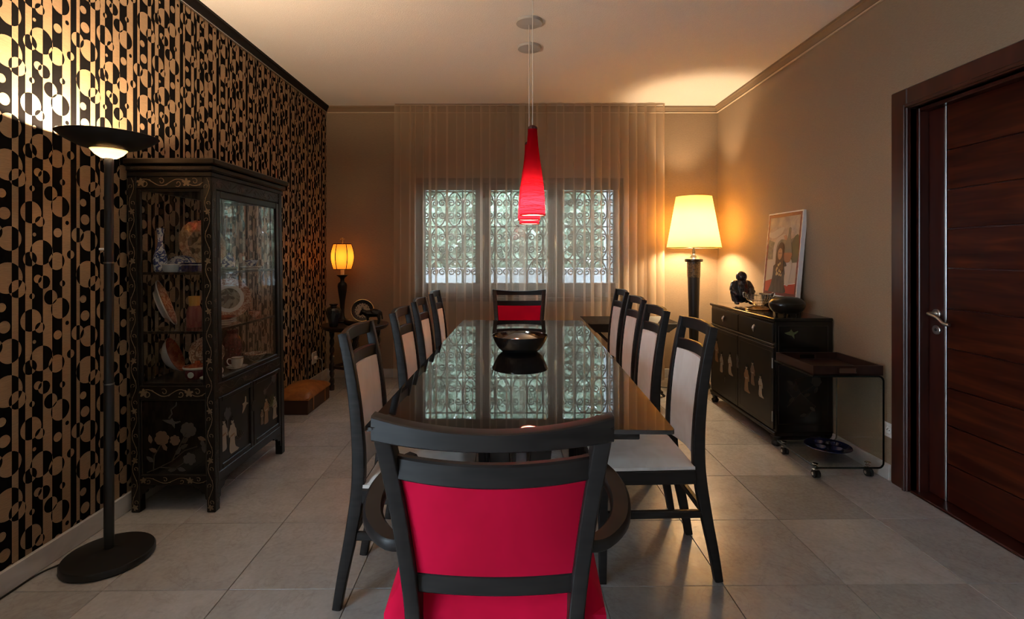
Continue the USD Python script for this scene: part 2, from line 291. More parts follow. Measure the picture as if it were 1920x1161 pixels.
# ------------------------------------------------------------------ the room
T = 0.25
TU, TV, TA = .4825, .49, .013                        # marble floor tiles and the slight turn of their grid
fl = struct('floor', box(XL - T, XR + T, YF - T, YB + T, -.12, -.012, 0), 'grout')
rng = random.Random(5)
for i in range(-9, 10):
    for j in range(-10, 11):
        x0, y0 = 1.32 + (i - 3) * TU, 1.985 + j * TV
        cx, cy = x0 + TU / 2, y0 + TV / 2; ca, sa_ = math.cos(TA), math.sin(TA); wx, wy = cx * ca - cy * sa_ + .025, cx * sa_ + cy * ca
        q = sg.Polygon([(wx + a * ca - b * sa_, wy + a * sa_ + b * ca) for a, b in ((-TU / 2 + .0013, -TV / 2 + .0013), (TU / 2 - .0013, -TV / 2 + .0013), (TU / 2 - .0013, TV / 2 - .0013), (-TU / 2 + .0013, TV / 2 - .0013))]).intersection(sg.box(XL, YF, XR, YB))
        if q.is_empty or q.area < .004: continue
        z = -.0008 * rng.random(); c = np.array(q.exterior.coords)[:-1]; q2 = sg.Polygon(q.buffer(-.0012, join_style=2))
        top = flat(q2); ring = np.array(q2.exterior.coords)[:-1]; n = len(ring); low = np.array(sg.polygon.orient(q).exterior.coords)[:-1]
        ring = np.array(sg.polygon.orient(q2).exterior.coords)[:-1]; n = min(len(ring), len(low))
        if len(ring) != len(low): part(fl, 'marble_tile', mv(extr(q, .012), (0, 0, -.012 + z)), 'marble'); continue
        k0 = int(np.argmin(((low - ring[0]) ** 2).sum(1))); low = np.roll(low, -k0, 0)
        v = np.vstack([np.c_[ring, np.full(n, z)], np.c_[low, np.full(n, z - .0015)], np.c_[low, np.full(n, -.0125)]]); f = [(0, k, k + 1) for k in range(1, n - 1)]
        for k in range(n):
            m_ = (k + 1) % n; f += [(k, n + k, n + m_), (k, n + m_, m_), (n + k, 2 * n + k, 2 * n + m_), (n + k, 2 * n + m_, n + m_)]
        part(fl, 'marble_tile', (v, np.array(f)), 'marble')
struct('ceiling', box(XL - T, XR + T, YF - 2.5, YB + T + .1, C, C + .25, 0), 'ceiling_paint')

WX0, WX1, WZ0, WZ1 = -1.005, 1.195, .84, 2.10        # window opening in the back wall
struct('wall_back', join(box(XL - T, WX0, YB, YB + T, -.05, C, 0), box(WX1, XR + T, YB, YB + T, -.05, C, 0), box(WX0, WX1, YB, YB + T, -.05, WZ0, 0), box(WX0, WX1, YB, YB + T, WZ1, C, 0)), 'grasscloth')
DY0, DY1, DZ = 1.72, 2.775, 2.09                     # door opening in the right wall
struct('wall_right', join(box(XR, XR + T, DY1, YB, -.05, C, 0), box(XR, XR + T, YF, DY0, -.05, C, 0), box(XR, XR + T, DY0, DY1, DZ, C, 0)), 'grasscloth')
struct('wall_front', box(XL - T, XR + T, YF - T, YF, -.05, C, 0), 'grasscloth')
SY0, SY1, SZ = -1.75, .35, 2.25                      # glazed garden door in the left wall, beside and behind the camera
wl = struct('wall_left', join(box(XL - T, XL, SY1, YB, -.05, C, 0), box(XL - T, XL, YF, SY0, -.05, C, 0), box(XL - T, XL, SY0, SY1, SZ, C, 0), box(XL - T, XL, SY0, SY1, -.05, .02, 0)), 'paper_gold')
# flocked wallpaper print: stripes and discs that swap dark and light where they cross
PU, PV, U0 = .371, .4375, 1.970
raw = [(38, 190, 82), (90, 258, 47), (215, 98, 65), (155, 118, 38), (293, 160, 46), (365, 142, 22), (195, 230, 22), (228, 254, 34), (323, 282, 16), (165, 313, 15), (262, 340, 38), (312, 408, 54), (160, 437, 58), (206, 485, 27), (347, 492, 11),
       (298, 543, 24), (177, 552, 10), (402, 555, 38), (460, 585, 54), (430, 387, 20), (440, 475, 27)]
light = unary_union([sg.box(a, 0, b, PV) for a, b in ((.011, .038), (.066, .095), (.143, .186), (.234, .276), (.306, .324))]); cell = sg.box(0, 0, PU, PV)
for cx, cy, r in raw:
    px, py = cx / 2.7625, 240 + cy / 2.7625; Y = F * -XL / (CX - px); z = H - (py - CY) * Y / F; r = r / 2.7625 * Y / F
    u, v = (Y - U0) % PU, z % PV
    for du in (-PU, 0, PU):
        for dv in (-PV, 0, PV):
            d = sg.Point(u + du, v + dv).buffer(r, 8)
            if d.intersects(cell): light = light.symmetric_difference(d.intersection(cell))
dark = cell.difference(light.buffer(0))
cv, cf = flat(dark); tiles = []
YS = SY1 + .10
for i in range(math.floor((YS - U0) / PU), math.ceil((YB - U0) / PU)):
    for j in range(0, math.ceil(C / PV)):
        a, b = U0 + i * PU, j * PV
        if a < YS or a + PU > YB or b + PV > C - .06 or b < .09:
            g = sa.translate(dark, a, b).intersection(sg.box(YS, .09, YB, C - .06))
            if g.is_empty: continue
            v, f = flat(g)
        else: v, f = cv + [a, b, 0], cf
        tiles.append((v, f))
v, f = join(*tiles); part(wl, 'flock_print', (np.c_[np.full(len(v), XL + .0008), v[:, 0], v[:, 1]], f), 'flock', kind='stuff')

# skirting, ceiling trim
struct('baseboard_left', join(box(XL, XL + .016, SY1, YB, 0, .092, .003), box(XL, XL + .016, YF, SY0, 0, .092, .003)), 'marble_skirt')
struct('baseboard_back', join(box(XL + .016, XR - .016, YB - .016, YB, 0, .092, .003)), 'marble_skirt')
struct('baseboard_right', join(box(XR - .016, XR, DY1 + .14, YB, 0, .092, .003), box(XR - .016, XR, YF, DY0 - .14, 0, .092, .003)), 'marble_skirt')
prof = [(0, 0), (.046, 0), (.046, -.016), (.034, -.024), (.016, -.050), (.016, -.058), (0, -.058)]
def trim(p, side, up): return sweep(p, [(a * side, b) for a, b in prof], up)
for nme, p, sd, m_ in (('trim_1', [(XR, YF, C), (XR, YB, C)], -1, 'trim_paint'), ('trim_2', [(XL, YB, C), (XR, YB, C)], 1, 'trim_paint'), ('trim_3', [(XL, YF, C), (XL, YB, C)], 1, 'trim_dark')):
    t = struct(nme, trim(p, sd, (0, 0, 1)), m_)
    d = np.array(p, float); off = np.array([-.009, 0, 0]) if nme == 'trim_1' else np.array([0, -.009, 0]) if nme == 'trim_2' else np.array([.009, 0, 0])
    part(t, 'bead', bar(d + off + [0, 0, -.062], .018, .008, c=.003), 'bead' if nme != 'trim_3' else 'steel')

# ------------------------------------------------------------------ garden window, grille and curtains
w1 = struct('window_1', join(box(WX0, WX1, YB + .03, YB + .13, WZ1 - .055, WZ1, .004), box(WX0, WX1, YB + .03, YB + .13, WZ0, WZ0 + .05, .004), box(WX0, WX0 + .05, YB + .03, YB + .13, WZ0 + .05, WZ1 - .055, .004), box(WX1 - .05, WX1, YB + .03, YB + .13, WZ0 + .05, WZ1 - .055, .004),
    box(-.315, -.265, YB + .03, YB + .13, WZ0 + .05, WZ1 - .055, .004), box(.45, .50, YB + .03, YB + .13, WZ0 + .05, WZ1 - .055, .004)), 'window_wood')
for (a, b) in ((-.955, -.315), (-.265, .45), (.50, 1.145)):
    l, r_, zb, zt, y0, y1 = a, b, WZ0 + .05, WZ1 - .055, YB + .02, YB + .075; s = .055
    fr = part(w1, 'sash', join(box(l, r_, y0, y1, zt - .07, zt, .004), box(l, r_, y0, y1, zb, zb + .10, .004), box(l, l + s, y0, y1, zb + .10, zt - .07, .004), box(r_ - s, r_, y0, y1, zb + .10, zt - .07, .004)), 'window_wood')
    part(fr, 'glass_pane', box(l + s - .006, r_ - s + .006, y0 + .026, y0 + .032, zb + .095, zt - .065, 0), 'pane')
for x in (-.29, .475):
    part(w1, 'window_handle', join(box(x - .013, x + .013, YB + .008, YB + .03, 1.36, 1.50, .004), tube(curve([(x, YB + .01, 1.44), (x, YB - .03, 1.44), (x + .002, YB - .035, 1.40), (x + .004, YB - .033, 1.33)], 12), .008, 8)), 'brass', 40)
part(w1, 'window_sill', box(WX0 - .02, WX1 + .02, YB - .03, YB + .03, WZ0 - .04, WZ0, .006), 'window_wood')

gx0, gx1, gz0, gz1, gy = WX0 - .06, WX1 + .06, .80, 2.14, YB + .30
gr = thing('window_grille', 'black wrought iron scroll grille outside the garden window', 'window grille', ((gx0 + gx1) / 2, gy, gz0))
for z in (gz0 + .01, 1.235, 1.60, gz1 - .15): part(gr, 'rail', box(gx0, gx1, gy - .008, gy + .008, z - .007, z + .007, .002), 'iron', world=True)
nmod = 13; mw = (gx1 - gx0) / nmod
for k in range(nmod + 1): part(gr, 'upright', tube([(gx0 + k * mw, gy, gz0), (gx0 + k * mw, gy, gz1)], .0080, 6), 'iron', world=True)
def c_scroll(hw, hh, side):
    """half an oval with an inward spiral at its upper and lower end"""
    t = np.linspace(-np.pi / 2, np.pi / 2, 17); oval = np.c_[-hw * np.cos(t), 0 * t, hh * np.sin(t)]
    R = hw * .50; cz = hh * .36; cx = -hw * .97 + R; u = np.linspace(0, 1, 26); th = np.pi - 2 * np.pi * 1.45 * u; r = R * (1 - .78 * u)
    up = np.c_[cx + r * np.cos(th), 0 * u, cz + r * np.sin(th)]
    return join(*[tube(np.c_[p[:, 0] * side, p[:, 1], p[:, 2]], .0075, 5) for p in (oval, np.vstack([(up * [1, 1, -1])[::-1], up]))])
for k in range(nmod):
    xc = gx0 + (k + .5) * mw
    for za, zb in ((gz0 + .01, 1.235), (1.235, 1.60), (1.60, gz1 - .15)):
        for s in (-1, 1): part(gr, 'scroll', mv(c_scroll(mw * .48, (zb - za) / 2 * .96, s), (xc, gy, (za + zb) / 2)), 'iron', True, world=True)

def drape(x0, x1, y, n, seed, flare=0.0):
    r = np.random.default_rng(seed); u = np.linspace(0, 1, n); zz = np.linspace(0, 1, 26)
    ph = np.cumsum(.6 + r.random(n)) ; ph = ph / ph[-1] * 2 * np.pi * (x1 - x0) * 7.5
    ph = ph + 2.6 * np.interp(u, np.linspace(0, 1, 19), r.random(19)) + 1.2 * np.interp(u, np.linspace(0, 1, 47), r.random(47)); ph2 = np.interp(u, np.linspace(0, 1, 30), np.cumsum(r.random(30)) * 2.2); A, B = np.meshgrid(zz, u, indexing='ij')
    amp = .020 + .014 * np.interp(u, np.linspace(0, 1, 17), r.random(17)); taper = .55 + .45 * (1 - A)
    Yc = y + amp * np.sin(ph + ph2)[None] * taper + .010 * np.sin(ph * .43 + 1.3 + A * .8) * taper
    lap = .022 + .026 * np.interp(u, np.linspace(0, 1, 23), r.random(23))            # the pleats fold over themselves
    Xc = x0 + (x1 - x0) * B + lap[None] * np.cos(ph + ph2)[None] * .8 * (.75 + .25 * taper) + flare * (1 - A) * (B - .5) * 2
    Zc = .012 + (C - .003 - .012) * A
    v = np.stack([Xc, Yc, Zc], -1).reshape(-1, 3); m = n; i, j = np.meshgrid(np.arange(25), np.arange(n - 1), indexing='ij'); a = (i * m + j).ravel()
    return v, np.vstack([np.c_[a, a + 1, a + m + 1], np.c_[a, a + m + 1, a + m]])
YC = YB - .075
solo('sheer_curtain', drape(-1.205, .16, YC, 900, 3, .01), 'sheer', 'left panel of the sheer brown curtains, over the left and middle casements', 'curtain', True, 'sheer curtains')
solo('sheer_curtain', drape(.10, 1.600, YC - .070, 940, 8, .0), 'sheer', 'right panel of the sheer brown curtains, nearest the tall yellow lamp', 'curtain', True, 'sheer curtains')
solo('curtain_track', box(-1.19, 1.59, YC - .04, YC - .03, C - .006, C, .002), 'trim_paint', 'slim curtain track along the ceiling above the sheer curtains', 'curtain track')

# ------------------------------------------------------------------ the garden outside
struct('ground', box(-14, 14, YB + T, 22, -.6, -.35, 0), 'soil')
solo('garden_wall', box(-6, 7, 6.95, 7.15, -.35, 1.10, .01), 'garden_white', 'low white garden wall behind the window grille', 'wall')
solo('white_pillar', join(box(1.21, 1.37, 6.45, 6.61, -.35, 3.1, .01), box(1.18, 1.40, 6.42, 6.64, -.35, -.2, .01), box(1.18, 1.40, 6.42, 6.64, 3.1, 3.2, .01)), 'garden_white', 'white pillar seen through the right casement', 'pillar')
def leaves(n, c, rad, size, seed):
    r = np.random.default_rng(seed); d = r.normal(size=(n, 3)); d /= np.linalg.norm(d, axis=1, keepdims=True)
    lump = 1 + .28 * np.sin(d @ r.normal(size=(3, 5)) * 4).mean(1)
    p = np.array(c) + d * (r.random(n) ** .42 * lump)[:, None] * np.array(rad)
    a = r.normal(size=(n, 3)); a[:, 2] -= .5; a /= np.linalg.norm(a, axis=1, keepdims=True); b = np.cross(a, r.normal(size=(n, 3))); b /= np.linalg.norm(b, axis=1, keepdims=True)
    s = size * (.6 + .8 * r.random(n))[:, None]
    v = np.stack([p - a * s, p + b * s * .42, p + a * s, p - b * s * .42], 1).reshape(-1, 3); k = np.arange(n)[:, None] * 4
    return v, np.vstack([k + [0, 1, 2], k + [0, 2, 3]])
def bush(name, label, cat, x, y, z, rad, n, size, seed, trunk=.05):
    t = thing(name, label, cat, (x, y, -.35), 0, 'shrubs behind the garden wall' if cat == 'shrub' else 'trees in the garden')
    part(t, 'foliage', leaves(n, (0, 0, z + .35), rad, size, seed), 'leaf', kind='stuff')
    r = random.Random(seed); st = []
    for k in range(5):
        a = r.random() * 6.28; st.append(tube(curve([(0, 0, 0), (.05 * math.cos(a), .05 * math.sin(a), z * .5), (rad[0] * .5 * math.cos(a), rad[1] * .5 * math.sin(a), z + rad[2] * .4)], 8), np.linspace(trunk, trunk * .3, 8), 6))
    part(t, 'stem', join(*st), 'bark', True)
bush('garden_shrub', 'leafy green shrub behind the left casement', 'shrub', -1.75, 8.3, 1.25, (.86, .7, 1.0), 5200, .075, 1)
bush('garden_shrub', 'leafy green shrub behind the middle casement', 'shrub', .20, 8.5, 1.35, (.84, .7, 1.0), 5200, .075, 2)
bush('garden_shrub', 'leafy green shrub behind the right casement', 'shrub', 2.15, 8.3, 1.30, (.86, .7, 1.05), 5200, .075, 3)
bush('garden_tree', 'tall broad-leaved tree at the left of the garden', 'tree', -2.9, 11.0, 2.6, (2.0, 1.2, 1.9), 9000, .13, 4, .12)
bush('garden_tree', 'tall broad-leaved tree in the middle of the garden', 'tree', .7, 14.4, 2.9, (2.4, 1.2, 2.3), 9000, .13, 5, .12)
bush('garden_tree', 'tall broad-leaved tree at the right of the garden', 'tree', 4.2, 11.0, 2.6, (2.0, 1.2, 1.9), 9000, .13, 6, .12)

hg = thing('hedge', 'broad green hedge closing off the far end of the garden', 'hedge', (.5, 17.5, -.35))
rh = np.random.default_rng(12); n_ = 16000; p_ = rh.random((n_, 3)) * [17, 1.6, 6.4] - [8.5, .8, 0]; a_ = rh.normal(size=(n_, 3)); a_ /= np.linalg.norm(a_, axis=1, keepdims=True); b_ = np.cross(a_, rh.normal(size=(n_, 3))); b_ /= np.linalg.norm(b_, axis=1, keepdims=True); s_ = .22 * (.6 + .8 * rh.random(n_))[:, None]
k_ = np.arange(n_)[:, None] * 4; part(hg, 'foliage', (np.stack([p_ - a_ * s_, p_ + b_ * s_ * .5, p_ + a_ * s_, p_ - b_ * s_ * .5], 1).reshape(-1, 3), np.vstack([k_ + [0, 1, 2], k_ + [0, 2, 3]])), 'leaf', kind='stuff')
part(hg, 'stem', join(*[tube([(x, 0, 0), (x + .1, .1, 5.5)], [.12, .04], 6) for x in np.linspace(-8, 8, 9)]), 'bark', kind='stuff')

# ------------------------------------------------------------------ patio window behind the camera
wx0, wx1 = XL - .16, XL - .06
w2 = struct('window_2', join(box(wx0, wx1, SY0, SY1, SZ - .07, SZ, .004), box(wx0, wx1, SY0, SY1, .02, .07, .004), *[box(wx0, wx1, y - .035, y + .035, .07, SZ - .07, .004) for y in (SY0 + .035, (SY0 + SY1) / 2, SY1 - .035)]), 'window_wood')
for a, b in ((SY0 + .07, (SY0 + SY1) / 2 - .035), ((SY0 + SY1) / 2 + .035, SY1 - .07)): part(w2, 'glass_pane', box(wx0 + .045, wx0 + .053, a, b, .07, SZ - .07, 0), 'pane')
struct('terrace', box(XL - T - 9, XL - T, -9, 5, -.3, -.06, 0), 'garden_white')

# ------------------------------------------------------------------ door in the right wall
FX = XR - .022                                       # face of the door casing
d1 = struct('door_1', join(box(FX, XR + .11, DY1, DY1 + .115, 0, DZ + .115, .006), box(FX, XR + .11, DY0 - .115, DY0, 0, DZ + .115, .006), box(FX, XR + .11, DY0, DY1, DZ, DZ + .115, .006)), 'frame_wood')
part(d1, 'door_stop', join(box(XR + .03, XR + .085, DY1 - .022, DY1, 0, DZ, .004), box(XR + .03, XR + .085, DY0, DY0 + .022, 0, DZ, .004), box(XR + .03, XR + .085, DY0 + .022, DY1 - .022, DZ - .022, DZ, .004)), 'frame_wood')
part(d1, 'casing_molding', join(box(FX - .010, FX + .004, DY1 + .006, DY1 + .026, 0, DZ + .026, .004), box(FX - .010, FX + .004, DY0 - .026, DY0 - .006, 0, DZ + .026, .004), box(FX - .010, FX + .004, DY0 - .006, DY1 + .006, DZ + .006, DZ + .026, .004)), 'frame_wood')
part(d1, 'threshold', box(XR + .0, XR + .11, DY0, DY1, 0, .012, .003), 'frame_wood')
LX = XR + .085
part(d1, 'lock_stile', box(LX, LX + .04, 2.655, DY1 - .003, .014, DZ - .004, .003), 'frame_wood')
part(d1, 'metal_strip', box(LX - .0015, LX + .038, 2.646, 2.6535, .014, DZ - .004, .001), 'steel')
zs = [.014, .21, .41, .605, .81, 1.015, 1.225, 1.43, 1.632, 1.838, DZ - .004]
for a, b in zip(zs[:-1], zs[1:]): part(d1, 'plank', box(LX + .003, LX + .04, DY0 + .024, 2.645, a + .0025, b - .0025, .003), 'door_wood')
part(d1, 'leaf_core', box(LX + .018, LX + .036, DY0 + .024, DY1 - .004, .014, DZ - .004, 0), 'frame_wood')
part(d1, 'reveal_lining', join(box(XR + .11, XR + .30, DY1 - .001, DY1 + .03, 0, DZ + .03, 0), box(XR + .11, XR + .30, DY0 - .03, DY0 + .001, 0, DZ + .03, 0), box(XR + .11, XR + .30, DY0, DY1, DZ - .001, DZ + .03, 0), box(XR + .28, XR + .30, DY0, DY1, -.05, DZ, 0)), 'frame_wood')
hy, hz = 2.70, .982
hd = part(d1, 'door_handle', join(rot(cyl(.026, 0, .012), (0, 1, 0), -90), rot(cyl(.011, 0, .05), (0, 1, 0), -90)), 'steel', 40)
stage.GetPrimAtPath(hd); UsdGeom.Xformable(stage.GetPrimAtPath(hd)).AddTranslateOp().Set((LX, hy, hz))
part(d1, 'lever', tube(curve([(LX - .045, hy + .005, hz), (LX - .055, hy - .01, hz), (LX - .055, hy - .06, hz - .012), (LX - .055, hy - .10, hz - .038), (LX - .055, hy - .135, hz - .042)], 18), .0095, 10), 'steel', True)
part(d1, 'lock_rose', mv(rot(join(cyl(.025, 0, .011)), (0, 1, 0), -90), (LX, hy, hz - .085)), 'steel', 40)
part(d1, 'keyhole', mv(rot(cyl(.008, 0, .003), (0, 1, 0), -90), (LX - .0105, hy, hz - .085)), 'dark_hole')

# ------------------------------------------------------------------ dining table
ZT = .76
tx, ty, trz = .060, 2.853, -1.6
tb = thing('dining_table', 'long dining table with a mirror-black glass top, set with one bowl', 'dining table', (tx, ty, 0), trz)
part(tb, 'table_top', slab(*[np.stack([np.stack([np.full(2, x), np.array([-1.283, 1.283]), np.full(2, z)], -1) for x in ((-.48, .48))]) for z in (ZT, ZT - .013)]) if False else extr(sg.box(-.48, -1.283, .48, 1.283).buffer(-.012).buffer(.012, 4), .013), 'black_glass')
tp = tb + '/table_top'
UsdGeom.Xformable(stage.GetPrimAtPath(tp)).AddTranslateOp().Set((0, 0, ZT - .013))
part(tb, 'under_frame', join(box(-.40, .40, -1.16, -1.10, ZT - .075, ZT - .014), box(-.40, .40, 1.10, 1.16, ZT - .075, ZT - .014), box(-.40, -.36, -1.10, 1.10, ZT - .075, ZT - .014), box(.36, .40, -1.10, 1.10, ZT - .075, ZT - .014)), 'wenge_plain')
for y in (-.62, .62):
    for s in (-1, 1): part(tb, 'leg', bar([(s * .05, y, .05), (s * .115, y, ZT - .075)], .09, .07, (0, 1, 0), scale=[(1.0, 1.35), (1, 1)]), 'wenge_plain')
    part(tb, 'foot', box(-.16, .16, y - .06, y + .06, 0, .055, .006), 'wenge_plain')
part(tb, 'stretcher', box(-.035, .035, -.60, .60, .06, .11, .005), 'wenge_plain')

bx, by = .053, 2.818
bw = thing('fruit_bowl', 'wide shiny bowl, black outside and steel inside, on the black table', 'bowl', (bx, by, ZT + .0005))
k = np.linspace(0, 1, 14)
part(bw, 'bowl', lathe([(0, .0)] + [(.075 + .079 * u ** .62, .090 * u ** 1.55) for u in k] + [(.1535, .092), (.151, .0905)], 48), 'bowl_black', 50)
part(bw, 'lining', lathe([(.151, .0905)] + [(.151 * math.cos(a) ** .75, .0905 - .072 * math.sin(a)) for a in np.linspace(.06, np.pi / 2, 12)] + [(0, .0185)], 48), 'steel_bowl', 50)

# ------------------------------------------------------------------ dining chairs (local: faces +Y)
def panel(x0, x1, path, th, bulge, n=9, dome=.008):
    """upholstered back panel between two posts, following path (y, z)"""
    pth = np.array(path, float); s = np.linspace(-1, 1, n); fr, bk = [], []
    for (y, z), e in zip(pth, np.linspace(-1, 1, len(pth))):
        d = dome * (1 - e ** 4); row = []
        fr.append([((x0 + x1) / 2 + (x1 - x0) / 2 * a, y - bulge * (1 - a * a) + th / 2 + d * (1 - a ** 4), z) for a in s]); bk.append([((x0 + x1) / 2 + (x1 - x0) / 2 * a, y - bulge * (1 - a * a) - th / 2 - d * .6 * (1 - a ** 4), z) for a in s])
    return slab(np.array(fr), np.array(bk))
def rail(hx, y, z, h, w, bulge, arch=0.0, n=15, waist=1.0):
    """curved cross rail between two posts; its ends lie flat against them; waist scales its height in the middle"""
    pr_ = np.array(rect(w, h)); m = len(pr_); a = np.linspace(-1, 1, n)
    v = np.stack([np.repeat((hx * a)[:, None], m, 1), (y - bulge * (1 - a * a))[:, None] + pr_[None, :, 0], (z + arch * (1 - a * a))[:, None] + pr_[None, :, 1] * (1 - (1 - waist) * (1 - a * a))[:, None]], -1).reshape(-1, 3); f = []
    for i in range(n - 1):
        for j in range(m): k = (j + 1) % m; p, q = i * m, (i + 1) * m; f += [(p + j, p + k, q + k), (p + j, q + k, q + j)]
    for j in range(1, m - 1): f += [(0, j + 1, j), ((n - 1) * m, (n - 1) * m + j, (n - 1) * m + j + 1)]
    return v, np.array(f)[:, ::-1]
post_pts = [(-.283, 0), (-.262, .12), (-.232, .27), (-.208, .42), (-.203, .55), (-.214, .72), (-.236, .88), (-.262, 1.008)]
PC = curve([(0, y, z) for y, z in post_pts], 26)
def post_y(z): return float(np.interp(z, PC[:, 2], PC[:, 1]))
def dining_chair(label, loc, rz):
    t = thing('dining_chair', label, 'chair', loc, rz, None); W = .170
    for s in (-1, 1):
        p = PC + [s * W, 0, 0]; sc = np.interp(p[:, 2], [0, .35, .5, 1.0], [.8, 1.15, 1.2, .85])
        part(t, 'rear_leg', bar(p, .034, .040, (0, 1, 0), .004, np.c_[np.ones(len(p)), sc]), 'wenge', 40)
        part(t, 'front_leg', bar([(s * .185, .180, 0), (s * .185, .180, .20), (s * .185, .180, .395)], .038, .038, (0, 1, 0), .004, [(.72, .72), (.85, .85), (1, 1)]), 'wenge')
        part(t, 'side_stretcher', bar([(s * .170, post_y(.265) + .015, .265), (s * .184, .165, .265)], .020, .030), 'wenge')
    part(t, 'rear_stretcher', box(-.155, .155, post_y(.265) - .010, post_y(.265) + .012, .252, .278), 'wenge')
    part(t, 'crest_rail', rail(W + .016, post_y(.985) + .0, .984, .050, .024, .022, .006), 'wenge', 40)
    part(t, 'back_rail', rail(W - .014, post_y(.892), .890, .050, .020, .024, .004), 'wenge', 40)
    zz = np.linspace(.468, .868, 9); part(t, 'back_panel', panel(-W + .0175, W - .0175, [(post_y(z), z) for z in zz], .020, .022), 'suede', 50)
    part(t, 'seat_frame', join(bar([(-.185, -.185, .418), (-.197, .190, .418)], .022, .054), bar([(.185, -.185, .418), (.197, .190, .418)], .022, .054), box(-.206, .206, .180, .202, .391, .445), box(-.175, .175, -.200, -.180, .391, .445)), 'wenge')
    part(t, 'seat', cushion(-.205, .205, -.186, .205, .446, .476, .012, .022, y_taper=.09), 'suede', 50)
    return t
L = [(-.352, 2.04), (-.318, 2.68), (-.322, 3.25), (-.318, 3.90)]
R_ = [(.545, 2.20), (.535, 2.77), (.585, 3.40), (.628, 4.06)]
nth = ['nearest', 'second nearest', 'third nearest', 'farthest']
c0 = None
for side, lst, rz in (('left', L, -90), ('right', R_, 90)):
    for (x, y), n_ in zip(lst, nth):
        lab = '%s suede dining chair on the table\'s %s side, dark wood frame' % (n_, side)
        if c0 is None: c0 = dining_chair(lab, (x, y, 0), rz); stage.GetPrimAtPath(c0).SetCustomDataByKey('group', 'pale suede dining chairs along the table')
        else: copy_of(c0, lab, 'chair', (x, y, 0), rz, 'pale suede dining chairs along the table')

# ------------------------------------------------------------------ red armchairs at the table ends
AP_ = curve([(0, y, z) for y, z in [(-.335, 0), (-.30, .15), (-.262, .32), (-.222, .46), (-.222, .56), (-.262, .74), (-.310, .87), (-.350, .970)]], 26)
AP = np.array([[0, np.interp(z, AP_[:, 2], AP_[:, 1]), z] for z in np.linspace(0, .958, 26)])
def ay(z): return float(np.interp(z, AP_[:, 2], AP_[:, 1]))
def ax(z): return float(np.interp(z, [0, .45, 1.0], [.185, .181, .2325]))
def armchair(label, loc, rz):
    t = thing('armchair', label, 'armchair', loc, rz, 'red armchairs at the table ends')
    for s in (-1, 1):
        p = AP + 0; p[:, 0] = [s * ax(z) for z in p[:, 2]]
        part(t, 'rear_leg', bar(p, .036, .044, (0, 1, 0), .004, np.c_[np.ones(len(p)), np.interp(p[:, 2], [0, .4, .55, 1], [.8, 1.2, 1.2, .8])]), 'wenge', 40)
        part(t, 'front_leg', bar([(s * .235, .205, 0), (s * .235, .205, .22), (s * .235, .205, .41)], .042, .042, (0, 1, 0), .004, [(.7, .7), (.85, .85), (1, 1)]), 'wenge')
        arm = curve([(s * .200, ay(.645) + .015, .640), (s * .245, -.215, .642), (s * .298, -.145, .648), (s * .320, -.05, .658), (s * .314, .05, .668), (s * .287, .13, .676), (s * .262, .165, .680)], 28)
        part(t, 'arm', bar(arm, .046, .028, c=.006, scale=np.c_[np.interp(np.linspace(0, 1, 28), [0, .2, .6, 1], [.7, 1, 1.15, .9]), np.ones(28)]), 'wenge', 40)
        part(t, 'arm_support', bar(curve([(s * .242, .185, .40), (s * .262, .180, .50), (s * .275, .165, .60), (s * .272, .155, .668)], 12), .034, .030, (0, 1, 0)), 'wenge', 40)
    part(t, 'crest_rail', rail(ax(.95) + .0175, ay(.947), .946, .052, .036, .048, -.012, 19, .72), 'wenge', 40)
    part(t, 'back_rail', rail(ax(.86) - .014, ay(.848), .848, .050, .022, .034, -.006, 19), 'wenge', 40)
    part(t, 'lower_rail', rail(ax(.58) - .014, ay(.556), .556, .046, .024, .014, -.001, 19), 'wenge', 40)
    zz = np.linspace(.580, .828, 8); fr, bk = [], []
    for i, z in enumerate(zz):
        hw = ax(z) - .0185; b = np.interp(z, [.58, .83], [.014, .034]); e = 1 - (2 * i / 7 - 1) ** 4; s = np.linspace(-1, 1, 13)
        zc = z + np.interp(z, [.58, .83], [-.001, -.006]) * (1 - s * s)
        fr.append(np.c_[s * hw, ay(z) - b * (1 - s * s) + .012 + .012 * e * (1 - s ** 4), zc]); bk.append(np.c_[s * hw, ay(z) - b * (1 - s * s) - .010 - .006 * e * (1 - s ** 4), zc])
    part(t, 'back_panel', slab(np.array(fr), np.array(bk)), 'red_velvet', 50)
    part(t, 'seat_frame', join(box(-.25, .25, .192, .222, .375, .432), box(-.215, .215, -.225, -.195, .375, .432), bar([(-.225, -.20, .4035), (-.245, .20, .4035)], .026, .057), bar([(.225, -.20, .4035), (.245, .20, .4035)], .026, .057)), 'wenge')
    part(t, 'seat', cushion(-.272, .272, -.215, .245, .433, .530, .020, .07, 17, .06), 'red_velvet', 60)
    return t
a0 = armchair('red velvet armchair in the foreground with its back to the camera', (-.034, 1.385, 0), -.4)
copy_of(a0, 'red velvet armchair at the far head of the table by the curtain', 'armchair', (.075, 4.36, 0), 179, 'red armchairs at the table ends')

